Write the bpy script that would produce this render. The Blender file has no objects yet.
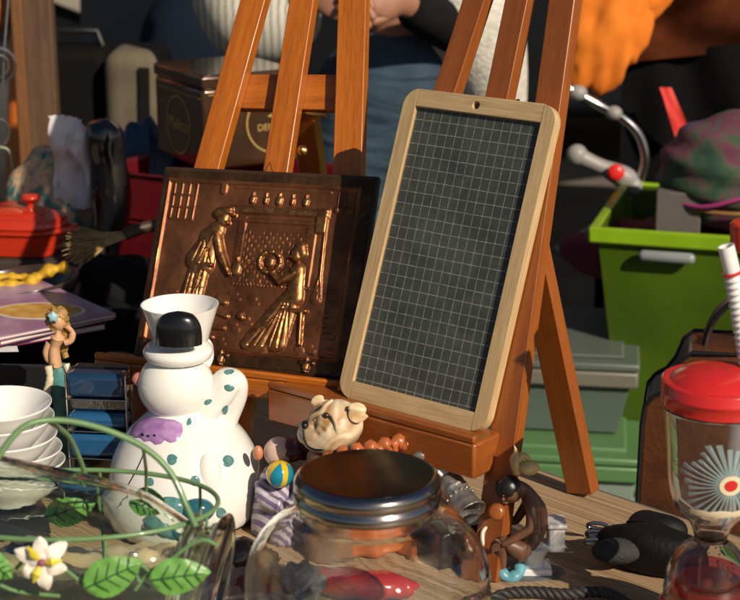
import bpy, bmesh, math, random
import numpy as np
from mathutils import Vector, Matrix, noise
random.seed(7)
R = math.radians
S = bpy.context.scene
COL = S.collection

# ------------------------------------------------------------ camera, world, sun, exposure
CAMZ, PITCH, VF = 0.75, 16.0, 20.0
cd = bpy.data.cameras.new('camera'); cam = bpy.data.objects.new('camera', cd); COL.objects.link(cam)
cam.location = (0, 0, CAMZ); cam.rotation_euler = (R(90 - PITCH), 0, 0)
cd.sensor_fit = 'VERTICAL'; cd.sensor_height = 29.19
cd.lens = 29.19 / 2 / math.tan(R(VF / 2))
cd.clip_start = 0.05; cd.clip_end = 300
cd.dof.use_dof = True; cd.dof.focus_distance = 1.86; cd.dof.aperture_fstop = 9.0
S.camera = cam
SUN_EL, SUN_AZ = 33.0, 143.0
w = bpy.data.worlds.new('World'); S.world = w; w.use_nodes = True
nt = w.node_tree; bg = nt.nodes['Background']
sk = nt.nodes.new('ShaderNodeTexSky'); sk.sky_type = 'NISHITA'; sk.sun_disc = False
sk.sun_elevation = R(SUN_EL); sk.sun_rotation = R(SUN_AZ)
nt.links.new(sk.outputs[0], bg.inputs[0]); bg.inputs[1].default_value = 0.05
LD = Vector((math.cos(R(SUN_EL)) * math.sin(R(SUN_AZ)), math.cos(R(SUN_EL)) * math.cos(R(SUN_AZ)), math.sin(R(SUN_EL))))
sd = bpy.data.lights.new('sun', 'SUN'); sd.energy = 5.0; sd.cycles.is_caustics_light = True; sd.angle = R(0.55); sd.color = (1.0, 0.87, 0.70)
so = bpy.data.objects.new('sun', sd); COL.objects.link(so); so.location = LD * 10
so.rotation_euler = LD.to_track_quat('Z', 'Y').to_euler()
vs = S.view_settings; vs.view_transform = 'Standard'; vs.look = 'None'; vs.gamma = 1; vs.use_curve_mapping = False
vs.exposure = 0.0
S.cycles.max_bounces = 12; S.cycles.transparent_max_bounces = 24
S.cycles.transmission_bounces = 10; S.cycles.glossy_bounces = 5; S.cycles.diffuse_bounces = 3

# ------------------------------------------------------------ where a picture point falls in the real place
_p = R(PITCH); _f = 300 / math.tan(R(VF / 2))
FW = Vector((0, math.cos(_p), -math.sin(_p))); UP = Vector((0, math.sin(_p), math.cos(_p))); C0 = Vector((0, 0, CAMZ))
def ray(px, py): return FW * _f + Vector((px - 370, 0, 0)) + UP * (300 - py)
def G(px, py, z=0.0):
    r = ray(px, py); return C0 + r * ((z - CAMZ) / r.z)
def Y(px, py, y):
    r = ray(px, py); return C0 + r * (y / r.y)
def HIT(px, py, P0, n):
    r = ray(px, py); return C0 + r * ((P0 - C0).dot(n) / r.dot(n))
def mm(y): return y / math.cos(_p) / _f * 1.0       # metres per pixel near depth y

# ------------------------------------------------------------ materials
MATS = {}
def mat(name, col=(.5, .5, .5), rough=.5, metal=0.0, coat=0.0, trans=0.0, ior=1.45, spec=.5, var=0.0, vscale=40, bump=0.0, bscale=200,
        rvar=0.0, col2=None, sheen=0.0, alpha=1.0, sss=0.0):
    if name in MATS: return MATS[name]
    m = bpy.data.materials.new(name); m.use_nodes = True; MATS[name] = m
    n = m.node_tree.nodes; l = m.node_tree.links; b = n['Principled BSDF']
    b.inputs['Base Color'].default_value = (*col, 1); b.inputs['Roughness'].default_value = rough
    b.inputs['Metallic'].default_value = metal; b.inputs['Coat Weight'].default_value = coat; b.inputs['Coat Roughness'].default_value = .06
    b.inputs['Transmission Weight'].default_value = trans; b.inputs['IOR'].default_value = ior
    b.inputs['Specular IOR Level'].default_value = spec; b.inputs['Sheen Weight'].default_value = sheen
    if sss: b.inputs['Subsurface Weight'].default_value = sss; b.inputs['Subsurface Scale'].default_value = .01
    tc = n.new('ShaderNodeTexCoord'); m['tc'] = tc.name
    if var or col2 or rvar:
        t = n.new('ShaderNodeTexNoise'); t.inputs['Scale'].default_value = vscale; t.inputs['Detail'].default_value = 6
        l.new(tc.outputs['Object'], t.inputs['Vector'])
        if var or col2:
            cr = n.new('ShaderNodeValToRGB'); c2 = col2 or tuple(c * (1 - var) for c in col)
            cr.color_ramp.elements[0].position = .35; cr.color_ramp.elements[1].position = .65
            cr.color_ramp.elements[0].color = (*c2, 1); cr.color_ramp.elements[1].color = (*col, 1)
            l.new(t.outputs['Fac'], cr.inputs['Fac']); l.new(cr.outputs['Color'], b.inputs['Base Color'])
        if rvar:
            mr = n.new('ShaderNodeMapRange'); mr.inputs[3].default_value = max(.02, rough - rvar); mr.inputs[4].default_value = rough + rvar
            t2 = n.new('ShaderNodeTexNoise'); t2.inputs['Scale'].default_value = vscale * 2.3; t2.inputs['Detail'].default_value = 5
            l.new(tc.outputs['Object'], t2.inputs['Vector'])
            l.new(t2.outputs['Fac'], mr.inputs[0]); l.new(mr.outputs[0], b.inputs['Roughness'])
    if bump:
        t = n.new('ShaderNodeTexNoise'); t.inputs['Scale'].default_value = bscale; t.inputs['Detail'].default_value = 4
        l.new(tc.outputs['Object'], t.inputs['Vector'])
        bp = n.new('ShaderNodeBump'); bp.inputs['Strength'].default_value = bump; bp.inputs['Distance'].default_value = .002
        l.new(t.outputs['Fac'], bp.inputs['Height']); l.new(bp.outputs[0], b.inputs['Normal'])
    return m

def wood(name, c1, c2, axis='Z', rough=.35, coat=.3, scale=1.0, fine=1.0, bumpk=.25):
    """grain stretched along one local axis"""
    if name in MATS: return MATS[name]
    m = bpy.data.materials.new(name); m.use_nodes = True; MATS[name] = m
    n = m.node_tree.nodes; l = m.node_tree.links; b = n['Principled BSDF']
    tc = n.new('ShaderNodeTexCoord'); mp = n.new('ShaderNodeMapping')
    sc = {'X': (3, 60, 60), 'Y': (60, 3, 60), 'Z': (60, 60, 3)}[axis]
    mp.inputs['Scale'].default_value = tuple(s * scale for s in sc)
    l.new(tc.outputs['Object'], mp.inputs['Vector'])
    oi = n.new('ShaderNodeObjectInfo'); va = n.new('ShaderNodeVectorMath'); va.operation = 'ADD'
    sm = n.new('ShaderNodeVectorMath'); sm.operation = 'SCALE'; sm.inputs[3].default_value = 37.0
    cb = n.new('ShaderNodeCombineXYZ'); l.new(oi.outputs['Random'], cb.inputs[0]); l.new(oi.outputs['Random'], cb.inputs[1]); l.new(cb.outputs[0], sm.inputs[0])
    l.new(mp.outputs[0], va.inputs[0]); l.new(sm.outputs[0], va.inputs[1])
    t = n.new('ShaderNodeTexNoise'); t.inputs['Scale'].default_value = 1.0; t.inputs['Detail'].default_value = 8; t.inputs['Roughness'].default_value = .62
    t.inputs['Distortion'].default_value = .6
    l.new(va.outputs[0], t.inputs['Vector'])
    t2 = n.new('ShaderNodeTexNoise'); t2.inputs['Scale'].default_value = 9.0 * fine; t2.inputs['Detail'].default_value = 3
    l.new(va.outputs[0], t2.inputs['Vector'])
    mx = n.new('ShaderNodeMath'); mx.operation = 'MULTIPLY_ADD'; mx.inputs[1].default_value = .45
    l.new(t2.outputs['Fac'], mx.inputs[0]); 
    ma = n.new('ShaderNodeMath'); ma.operation = 'MULTIPLY'; ma.inputs[1].default_value = .6; l.new(t.outputs['Fac'], ma.inputs[0]); l.new(ma.outputs[0], mx.inputs[2])
    cr = n.new('ShaderNodeValToRGB'); cr.color_ramp.elements[0].position = .38; cr.color_ramp.elements[1].position = .66
    cr.color_ramp.elements[0].color = (*c2, 1); cr.color_ramp.elements[1].color = (*c1, 1)
    l.new(mx.outputs[0], cr.inputs['Fac']); l.new(cr.outputs[0], b.inputs['Base Color'])
    b.inputs['Roughness'].default_value = rough; b.inputs['Coat Weight'].default_value = coat; b.inputs['Coat Roughness'].default_value = .18
    bp = n.new('ShaderNodeBump'); bp.inputs['Strength'].default_value = bumpk; bp.inputs['Distance'].default_value = .0006
    l.new(mx.outputs[0], bp.inputs['Height']); l.new(bp.outputs[0], b.inputs['Normal'])
    return m

def thin_glass(name, tint=(.93, .95, .93), refl=1.0, ior=1.5, rough=.02, bump=.0, bscale=30, ridge=0.0, refr=0.0, edge=(.62, .66, .60)):
    """clear wall: see-through with angle dependent mirror reflection, so sunlight passes"""
    if name in MATS: return MATS[name]
    m = bpy.data.materials.new(name); m.use_nodes = True; MATS[name] = m
    n = m.node_tree.nodes; l = m.node_tree.links
    for x in list(n):
        if x.type != 'OUTPUT_MATERIAL': n.remove(x)
    out = n['Material Output']
    tr = n.new('ShaderNodeBsdfTransparent'); tr.inputs[0].default_value = (*tint, 1)
    gl = n.new('ShaderNodeBsdfGlossy'); gl.inputs['Roughness'].default_value = rough
    fr = n.new('ShaderNodeLayerWeight'); f0 = ((ior - 1) / (ior + 1)) ** 2
    pw = n.new('ShaderNodeMath'); pw.operation = 'POWER'; pw.inputs[1].default_value = 4.0; l.new(fr.outputs['Facing'], pw.inputs[0])
    sc_ = n.new('ShaderNodeMath'); sc_.operation = 'MULTIPLY_ADD'; sc_.inputs[1].default_value = .75; sc_.inputs[2].default_value = f0 * 1.3; l.new(pw.outputs[0], sc_.inputs[0])
    mu = n.new('ShaderNodeMath'); mu.operation = 'MULTIPLY'; mu.inputs[1].default_value = refl; mu.use_clamp = True
    l.new(sc_.outputs[0], mu.inputs[0])
    base = tr
    ed = n.new('ShaderNodeLayerWeight'); pe_ = n.new('ShaderNodeMath'); pe_.operation = 'POWER'; pe_.inputs[1].default_value = 2.6; l.new(ed.outputs['Facing'], pe_.inputs[0])
    mt = n.new('ShaderNodeMix'); mt.data_type = 'RGBA'; l.new(pe_.outputs[0], mt.inputs[0]); mt.inputs[6].default_value = (*tint, 1); mt.inputs[7].default_value = (tint[0] * edge[0], tint[1] * edge[1], tint[2] * edge[2], 1)
    l.new(mt.outputs[2], tr.inputs[0])
    if refr:
        rf = n.new('ShaderNodeBsdfRefraction'); rf.inputs['IOR'].default_value = 1.45; rf.inputs['Roughness'].default_value = rough; rf.inputs[0].default_value = (*tint, 1)
        mr = n.new('ShaderNodeMixShader'); mr.inputs[0].default_value = refr
        l.new(tr.outputs[0], mr.inputs[1]); l.new(rf.outputs[0], mr.inputs[2]); base = mr
    mx = n.new('ShaderNodeMixShader'); l.new(mu.outputs[0], mx.inputs[0]); l.new(base.outputs[0], mx.inputs[1]); l.new(gl.outputs[0], mx.inputs[2])
    l.new(mx.outputs[0], out.inputs[0])
    if bump:
        tc = n.new('ShaderNodeTexCoord'); t = n.new('ShaderNodeTexNoise'); t.inputs['Scale'].default_value = bscale; t.inputs['Detail'].default_value = 2
        l.new(tc.outputs['Object'], t.inputs['Vector']); bp = n.new('ShaderNodeBump'); bp.inputs['Strength'].default_value = bump; bp.inputs['Distance'].default_value = .01
        l.new(t.outputs['Fac'], bp.inputs['Height']); l.new(bp.outputs[0], gl.inputs['Normal']); l.new(bp.outputs[0], fr.inputs['Normal']); l.new(bp.outputs[0], ed.inputs['Normal'])
        if refr: l.new(bp.outputs[0], rf.inputs['Normal'])
    return m

# ------------------------------------------------------------ mesh helpers
class MB:
    def __init__(s): s.v = []; s.f = []
    def add(s, vs_, fs, M=None):
        o = len(s.v)
        for p in vs_:
            p = Vector(p); s.v.append(M @ p if M else p)
        for f in fs: s.f.append(tuple(i + o for i in f))
        return s
    def box(s, c, d, M=None):
        x, y, z = c; a, b, h = d[0] / 2, d[1] / 2, d[2] / 2
        v = [(x + i * a, y + j * b, z + k * h) for k in (-1, 1) for j in (-1, 1) for i in (-1, 1)]
        return s.add(v, [(0, 2, 3, 1), (4, 5, 7, 6), (0, 1, 5, 4), (2, 6, 7, 3), (0, 4, 6, 2), (1, 3, 7, 5)], M)
    def lathe(s, prof, n=48, M=None, fn=None, c=(0, 0, 0)):
        """prof: list of (r,z). fn(r,z,ang)->(r,z)"""
        v = []; f = []; m = len(prof)
        for (r, z) in prof:
            for k in range(n):
                a = 2 * math.pi * k / n; rr, zz = fn(r, z, a) if fn else (r, z)
                v.append((c[0] + rr * math.cos(a), c[1] + rr * math.sin(a), c[2] + zz))
        for i in range(m - 1):
            for k in range(n):
                f.append((i * n + k, i * n + (k + 1) % n, (i + 1) * n + (k + 1) % n, (i + 1) * n + k))
        if prof[0][0] > 1e-6: f.append(tuple(reversed(range(n)))) if s_close(prof) else None
        if prof[-1][0] > 1e-6 and s_close(prof): f.append(tuple((m - 1) * n + k for k in range(n)))
        return s.add(v, f, M)
    def tube(s, path, r, n=10, M=None, closed=False, cap=True, flat=1.0, upv=None):
        P = [Vector(p) for p in path]; m = len(P); rs = r if isinstance(r, (list, tuple)) else [r] * m
        v = []; f = []; prev = None
        for i, p in enumerate(P):
            if closed: t = (P[(i + 1) % m] - P[i - 1])
            else: t = P[min(i + 1, m - 1)] - P[max(i - 1, 0)]
            t = t.normalized() if t.length > 0 else Vector((0, 0, 1))
            if prev is None:
                u = Vector(upv) if upv else (Vector((0, 0, 1)) if abs(t.z) < .9 else Vector((1, 0, 0)))
            else: u = prev
            u = (u - t * u.dot(t)).normalized(); prev = u; q = t.cross(u)
            for k in range(n):
                a = 2 * math.pi * k / n
                v.append(p + (u * math.cos(a) * flat + q * math.sin(a)) * rs[i])
        L = m if closed else m - 1
        for i in range(L):
            j = (i + 1) % m
            for k in range(n): f.append((i * n + k, i * n + (k + 1) % n, j * n + (k + 1) % n, j * n + k))
        if cap and not closed:
            f.append(tuple(reversed(range(n)))); f.append(tuple((m - 1) * n + k for k in range(n)))
        return s.add(v, f, M)
    def ball(s, c, r, M=None, n=24, m=14, fn=None):
        r = r if isinstance(r, (tuple, list)) else (r, r, r); v = []; f = []
        for i in range(m + 1):
            th = math.pi * i / m
            for k in range(n):
                a = 2 * math.pi * k / n; d = Vector((math.sin(th) * math.cos(a), math.sin(th) * math.sin(a), -math.cos(th)))
                q = fn(d) if fn else 1.0
                v.append((c[0] + d.x * r[0] * q, c[1] + d.y * r[1] * q, c[2] + d.z * r[2] * q))
        for i in range(m):
            for k in range(n): f.append((i * n + k, i * n + (k + 1) % n, (i + 1) * n + (k + 1) % n, (i + 1) * n + k))
        return s.add(v, f, M)
    def plate(s, loops, t, M=None):
        """flat sheet from outline loops (later loops are holes), thickness t along +z"""
        bm = bmesh.new(); es = []
        for lp in loops:
            vv = [bm.verts.new((x, y, 0)) for x, y in lp]
            es += [bm.edges.new((vv[i], vv[(i + 1) % len(vv)])) for i in range(len(vv))]
        bmesh.ops.triangle_fill(bm, use_beauty=True, use_dissolve=False, edges=es, normal=(0, 0, 1))
        bm.verts.index_update()
        base = [tuple(v.co) for v in bm.verts]; fs = [tuple(v.index for v in f.verts) for f in bm.faces]; n = len(base); bm.free()
        v = base + [(x, y, z + t) for x, y, z in base]
        f = [tuple(reversed(q)) for q in fs] + [tuple(i + n for i in q) for q in fs]
        o = 0
        for lp in loops:
            m = len(lp)
            for i in range(m): f.append((o + i, o + (i + 1) % m, n + o + (i + 1) % m, n + o + i))
            o += m
        return s.add(v, f, M)
def s_close(prof): return True
def I4(): return Matrix.Identity(4)
RM = {}
def build(name, mb, m, M, sharp=40, bevel=0, seg=2, sub=0, weld=False):
    me = bpy.data.meshes.new(name); me.from_pydata([tuple(v) for v in mb.v], [], mb.f); me.validate()
    bm = bmesh.new(); bm.from_mesh(me)
    bmesh.ops.remove_doubles(bm, verts=bm.verts, dist=1e-6)
    bmesh.ops.recalc_face_normals(bm, faces=bm.faces); bm.to_mesh(me); bm.free()
    for p in me.polygons: p.use_smooth = True
    me.set_sharp_from_angle(angle=R(sharp))
    for x in (m if isinstance(m, (list, tuple)) else [m]): me.materials.append(x)
    o = bpy.data.objects.new(name, me); COL.objects.link(o)
    if bevel:
        b = o.modifiers.new('bevel', 'BEVEL'); b.width = bevel; b.segments = seg; b.limit_method = 'ANGLE'; b.angle_limit = R(35)
    if sub:
        b = o.modifiers.new('sub', 'SUBSURF'); b.levels = sub; b.render_levels = sub
    RM[o.name] = M.copy()
    return o
def obj(name, mb, m, parent, frame=None, label=None, **k):
    F = frame if frame is not None else RM[parent.name]
    o = build(name, mb, m, F, **k); o.parent = parent; o.matrix_basis = RM[parent.name].inverted() @ F
    if label: o['label'] = label
    return o
def props(o, label, cat, group=None, kind=None):
    if label: o['label'] = label
    if cat: o['category'] = cat
    if group: o['group'] = group
    if kind: o['kind'] = kind
    return o
def thing(name, label, cat, loc=(0, 0, 0), rotz=0, group=None, M=None):
    o = bpy.data.objects.new(name, None); COL.objects.link(o); o.empty_display_size = .02
    F = M if M is not None else Matrix.Translation(Vector(loc)) @ Matrix.Rotation(rotz, 4, 'Z')
    o.matrix_basis = F; RM[o.name] = F.copy(); return props(o, label, cat, group)
def solo(name, mb, m, label, cat, loc=(0, 0, 0), rotz=0, group=None, M=None, **k):
    F = M if M is not None else Matrix.Translation(Vector(loc)) @ Matrix.Rotation(rotz, 4, 'Z')
    o = build(name, mb, m, F, **k); o.matrix_basis = F; return props(o, label, cat, group)
def struct(name, mb, m, kind='structure', **k):
    o = build(name, mb, m, I4(), **k); o['kind'] = kind; return o
def frame_from(p, z, y):
    """matrix at p with local z along z, local y near y"""
    z = Vector(z).normalized(); x = Vector(y).cross(z).normalized(); yy = z.cross(x)
    M = Matrix((x, yy, z)).transposed().to_4x4(); M.translation = p; return M
def plank(name, p0, p1, wd, th, ny, m, parent, bevel=.0012, label=None, taper=1.0):
    """box bar from p0 to p1; local z is the length; ny = direction of local +y; front face is on the -y side through p0,p1"""
    p0 = Vector(p0); p1 = Vector(p1); L = (p1 - p0).length; F = frame_from(p0, p1 - p0, ny)
    mb = MB(); a = wd / 2
    mb.add([(-a, 0, 0), (a, 0, 0), (a, th, 0), (-a, th, 0), (-a * taper, 0, L), (a * taper, 0, L), (a * taper, th, L), (-a * taper, th, L)],
           [(0, 3, 2, 1), (4, 5, 6, 7), (0, 1, 5, 4), (1, 2, 6, 5), (2, 3, 7, 6), (3, 0, 4, 7)])
    return obj(name, mb, m, parent, frame=F, bevel=bevel, label=label)
def text_mesh(s, size, depth=.0004, align='CENTER'):
    cu = bpy.data.curves.new('t', 'FONT'); cu.body = s; cu.size = size; cu.extrude = depth; cu.align_x = align; cu.align_y = 'CENTER'
    o = bpy.data.objects.new('t', cu); COL.objects.link(o)
    me = bpy.data.meshes.new_from_object(o.evaluated_get(bpy.context.evaluated_depsgraph_get()))
    bpy.data.objects.remove(o); mb = MB(); mb.add([v.co for v in me.vertices], [tuple(p.vertices) for p in me.polygons]); return mb
def smooth(pts, k=4):
    """Catmull-Rom"""
    P = [Vector(p) for p in pts]; out = []
    for i in range(len(P) - 1):
        a = P[max(i - 1, 0)]; b = P[i]; c = P[i + 1]; d = P[min(i + 2, len(P) - 1)]
        for j in range(k):
            t = j / k
            out.append(.5 * ((2 * b) + (c - a) * t + (2 * a - 5 * b + 4 * c - d) * t * t + (3 * b - a - 3 * c + d) * t ** 3))
    out.append(P[-1]); return out
def sm2(prof, k=4): return [(max(p.x, 0), p.y) for p in smooth([(r, z, 0) for r, z in prof], k)]
def circle(cx, cy, r, n=24, sx=1, sy=1): return [(cx + r * sx * math.cos(2 * math.pi * i / n), cy + r * sy * math.sin(2 * math.pi * i / n)) for i in range(n)]
def skin_obj(name, verts, edges, radii, m, parent, frame=None, sub=2, label=None):
    me = bpy.data.meshes.new(name); me.from_pydata([tuple(v) for v in verts], edges, [])
    me.materials.append(m); o = bpy.data.objects.new(name, me); COL.objects.link(o)
    sk_ = o.modifiers.new('skin', 'SKIN'); sk_.use_smooth_shade = True
    if not me.skin_vertices: me.attributes  # created by modifier below
    ly = me.skin_vertices[0].data if me.skin_vertices else None
    if ly is None:
        bm = bmesh.new(); bm.from_mesh(me); bm.verts.layers.skin.verify(); bm.to_mesh(me); bm.free(); ly = me.skin_vertices[0].data
    for i, r in enumerate(radii):
        rr = r if isinstance(r, (tuple, list)) else (r, r); ly[i].radius = rr; ly[i].use_root = (i == 0)
    s_ = o.modifiers.new('sub', 'SUBSURF'); s_.levels = sub; s_.render_levels = sub
    F = frame if frame is not None else RM[parent.name]
    o.parent = parent; o.matrix_basis = RM[parent.name].inverted() @ F; RM[o.name] = F
    if label: o['label'] = label
    return o

# ------------------------------------------------------------ shared materials
ORW = wood('varnished_wood', (.47, .133, .011), (.26, .062, .004), 'Z', rough=.36, coat=.3, fine=1.6)
REDW = wood('red_varnished_wood', (.31, .088, .014), (.20, .052, .008), 'Z', rough=.34, coat=.35, fine=1.6)
ASHW = wood('pale_ash_wood', (.60, .43, .225), (.39, .255, .12), 'Z', rough=.55, coat=.05, scale=1.3)
WHITEC = mat('white_glazed_ceramic', (.80, .79, .75), .12, coat=.6, var=.04, vscale=25, sss=.0)
BLACKG = mat('black_glaze', (.008, .008, .009), .12, coat=.8)
CHROME = mat('chrome', (.55, .55, .56), .16, metal=1, rvar=.06)
DARKC = mat('dark_cloth', (.009, .008, .009), .9, spec=.15, var=.4, vscale=20, bump=.3, bscale=300)
BLACKP = mat('black_plastic', (.012, .012, .013), .35, rvar=.12, vscale=30)

# ============================================================ SETTING
mb = MB(); N = 40
mb.add([(-60, -25, -.75), (60, -25, -.75), (60, 90, -.75), (-60, 90, -.75)], [(0, 1, 2, 3)])
struct('ground', mb, mat('asphalt', (.030, .027, .025), .9, var=.4, vscale=3, bump=.6, bscale=120))
mb = MB().box((-3.0, 8.0, -.69), (9.0, 2.2, .12), Matrix.Rotation(R(-14), 4, 'Z'))
struct('pavement', mb, mat('pavement_stone', (.16, .14, .115), .85, var=.3, vscale=5, bump=.4), bevel=.015)
# brick facade added to darken lid reflections and cut sky light
b_ = thing('added_brick_front', 'added dark brown brick front that darkens reflections behind the market', 'building', (0, 11.5, -.75))
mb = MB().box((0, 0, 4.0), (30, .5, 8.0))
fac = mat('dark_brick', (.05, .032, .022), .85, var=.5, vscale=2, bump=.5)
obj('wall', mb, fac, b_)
mb = MB().box((0, -.31, 8.06), (30.3, .16, .16)); obj('cornice', mb, mat('cornice_stone', (.12, .10, .08), .8), b_, bevel=.01)
wf = mat('window_frame_paint', (.10, .07, .05), .5); wg = mat('dark_window_glass', (.01, .012, .015), .08)
w0 = None
for i in range(8):
    for j in range(2):
        mb = MB(); X = -12 + i * 3.4; Z = 2.2 + j * 3.0
        for (a, c, d) in ((-.6, 0, (.08, .08, 1.7)), (.6, 0, (.08, .08, 1.7)), (0, .81, (1.12, .08, .08)), (0, -.81, (1.12, .08, .08)), (0, 0, (.05, .06, 1.54))):
            mb.box((X + a, -.29, Z + c), d)
        f_ = obj('window', mb, wf, b_); g_ = MB().box((X, -.265, Z), (1.12, .02, 1.54)); p_ = obj('pane', g_, wg, f_, frame=RM[b_.name])

# ---------- main table (plank table, grain runs with its far edge)
EA = Vector((.202, 1.884, 0)); EB = Vector((.324, 1.764, 0)); e = (EA - EB).normalized(); nn = Vector((e.y, -e.x, 0))
if nn.y > 0: nn = -nn
TT = bpy.data.materials.new('ribbed_table_wood'); TT.use_nodes = True
n = TT.node_tree.nodes; l = TT.node_tree.links; b = n['Principled BSDF']
tc = n.new('ShaderNodeTexCoord'); mp = n.new('ShaderNodeMapping'); mp.inputs['Scale'].default_value = (2.0, 160, 10); l.new(tc.outputs['Object'], mp.inputs[0])
t = n.new('ShaderNodeTexNoise'); t.inputs['Scale'].default_value = 1.6; t.inputs['Detail'].default_value = 6; t.inputs['Distortion'].default_value = .3; l.new(mp.outputs[0], t.inputs[0])
wv = n.new('ShaderNodeTexWave'); wv.wave_type = 'BANDS'; wv.bands_direction = 'Y'; wv.inputs['Scale'].default_value = 75; wv.inputs['Distortion'].default_value = .8; wv.inputs['Detail'].default_value = 2; wv.inputs['Detail Scale'].default_value=.3
l.new(tc.outputs['Object'], wv.inputs[0])
mxx = n.new('ShaderNodeMath'); mxx.operation = 'MULTIPLY_ADD'; mxx.inputs[1].default_value = .22; l.new(wv.outputs['Fac'], mxx.inputs[0]); l.new(t.outputs['Fac'], mxx.inputs[2])
cr = n.new('ShaderNodeValToRGB'); cr.color_ramp.elements[0].position = .38; cr.color_ramp.elements[1].position = .85
cr.color_ramp.elements[0].color = (.19, .115, .06, 1); cr.color_ramp.elements[1].color = (.50, .35, .20, 1)
l.new(mxx.outputs[0], cr.inputs[0]); l.new(cr.outputs[0], b.inputs['Base Color']); b.inputs['Roughness'].default_value = .5
bp = n.new('ShaderNodeBump'); bp.inputs['Strength'].default_value = .5; bp.inputs['Distance'].default_value = .001; l.new(mxx.outputs[0], bp.inputs['Height']); l.new(bp.outputs[0], b.inputs['Normal'])
F = Matrix((e, Vector((0, 0, 1)).cross(e), Vector((0, 0, 1)))).transposed().to_4x4(); F.translation = EA
side = 1 if (Vector((0, 0, 1)).cross(e)).dot(nn) > 0 else -1
tb = thing('wooden_table', 'long wooden table with fine ribbed grain carrying the flea market things', 'table', M=F @ Matrix.Translation((0, 0, -.75)))
obj('tabletop', MB().box((.25, side * .45, -.0125), (2.4, .90, .025)), TT, tb, frame=F, bevel=.003)
obj('edge_trim', MB().box((.25, -side * .004, -.014), (2.4, .006, .022)), mat('grey_metal_edge', (.25, .25, .25), .4, metal=.7), tb, frame=F, bevel=.001)
for X in (-.85, 1.35):
    for Yy in (.07, .83):
        obj('leg', MB().box((X, side * Yy, -.3875), (.05, .05, .725)), ORW, tb, frame=F, bevel=.003)
# ---------- second table with black cloth, behind the first, on the left
poly = [(-.02, 2.10), (-.02, 3.15), (-1.9, 3.15), (-1.9, 3.75 - .1), (-1.9, 3.6)]
def back_line(x): return EA.y + (x - EA.x) * (e.y / e.x) + .02
out = [(-.02, back_line(-.02)), (-.02, 3.15), (-1.25, 3.15), (-1.25, back_line(-1.25))]
t2 = thing('cloth_covered_table', 'low table under a black cloth behind the picture easel', 'table', (-.6, 2.7, -.75))
gx = MB(); gx.plate([out], .03, Matrix.Translation((0, 0, -.033)))
obj('tabletop', gx, mat('chipboard', (.2, .15, .1), .8), t2, frame=I4())
for (x, y) in ((-.08, 2.3), (-.08, 3.08), (-1.18, 3.08)):
    obj('leg', MB().box((x, y, -.392), (.045, .045, .717)), BLACKP, t2, frame=I4(), bevel=.003)
# cloth: top sheet plus wavy skirts
mb = MB(); gN = 40; vv = []; ff = []
mb.plate([[(x * 1.0 + (.012 if x > -.5 else -.012), y + (.012 if y > 3 else -0.006)) for x, y in out]], .0035, Matrix.Translation((0, 0, -.0025)))
def skirt(a, b_, dep, k=50):
    a = Vector(a); b_ = Vector(b_); d = b_ - a; q = Vector((d.y, -d.x, 0)).normalized(); v = []; f = []
    for i in range(k + 1):
        t_ = i / k
        for j in range(7):
            s = j / 6; off = (.004 + .03 * s) * math.sin(t_ * 24 + math.sin(t_ * 9) * 2) * s ** .7
            v.append(a + d * t_ + q * (off + .002) + Vector((0, 0, -dep * s)))
    for i in range(k):
        for j in range(6): f.append((i * 7 + j, (i + 1) * 7 + j, (i + 1) * 7 + j + 1, i * 7 + j + 1))
    mb.add(v, f)
skirt((-.008, 3.162, 0), (-.008, back_line(0) + .0, 0), .55); skirt((-1.26, 3.162, 0), (-.008, 3.162, 0), .55)
co = build('black_tablecloth', mb, DARKC, I4()); props(co, 'black cloth draped over the second table', 'tablecloth')

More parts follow.
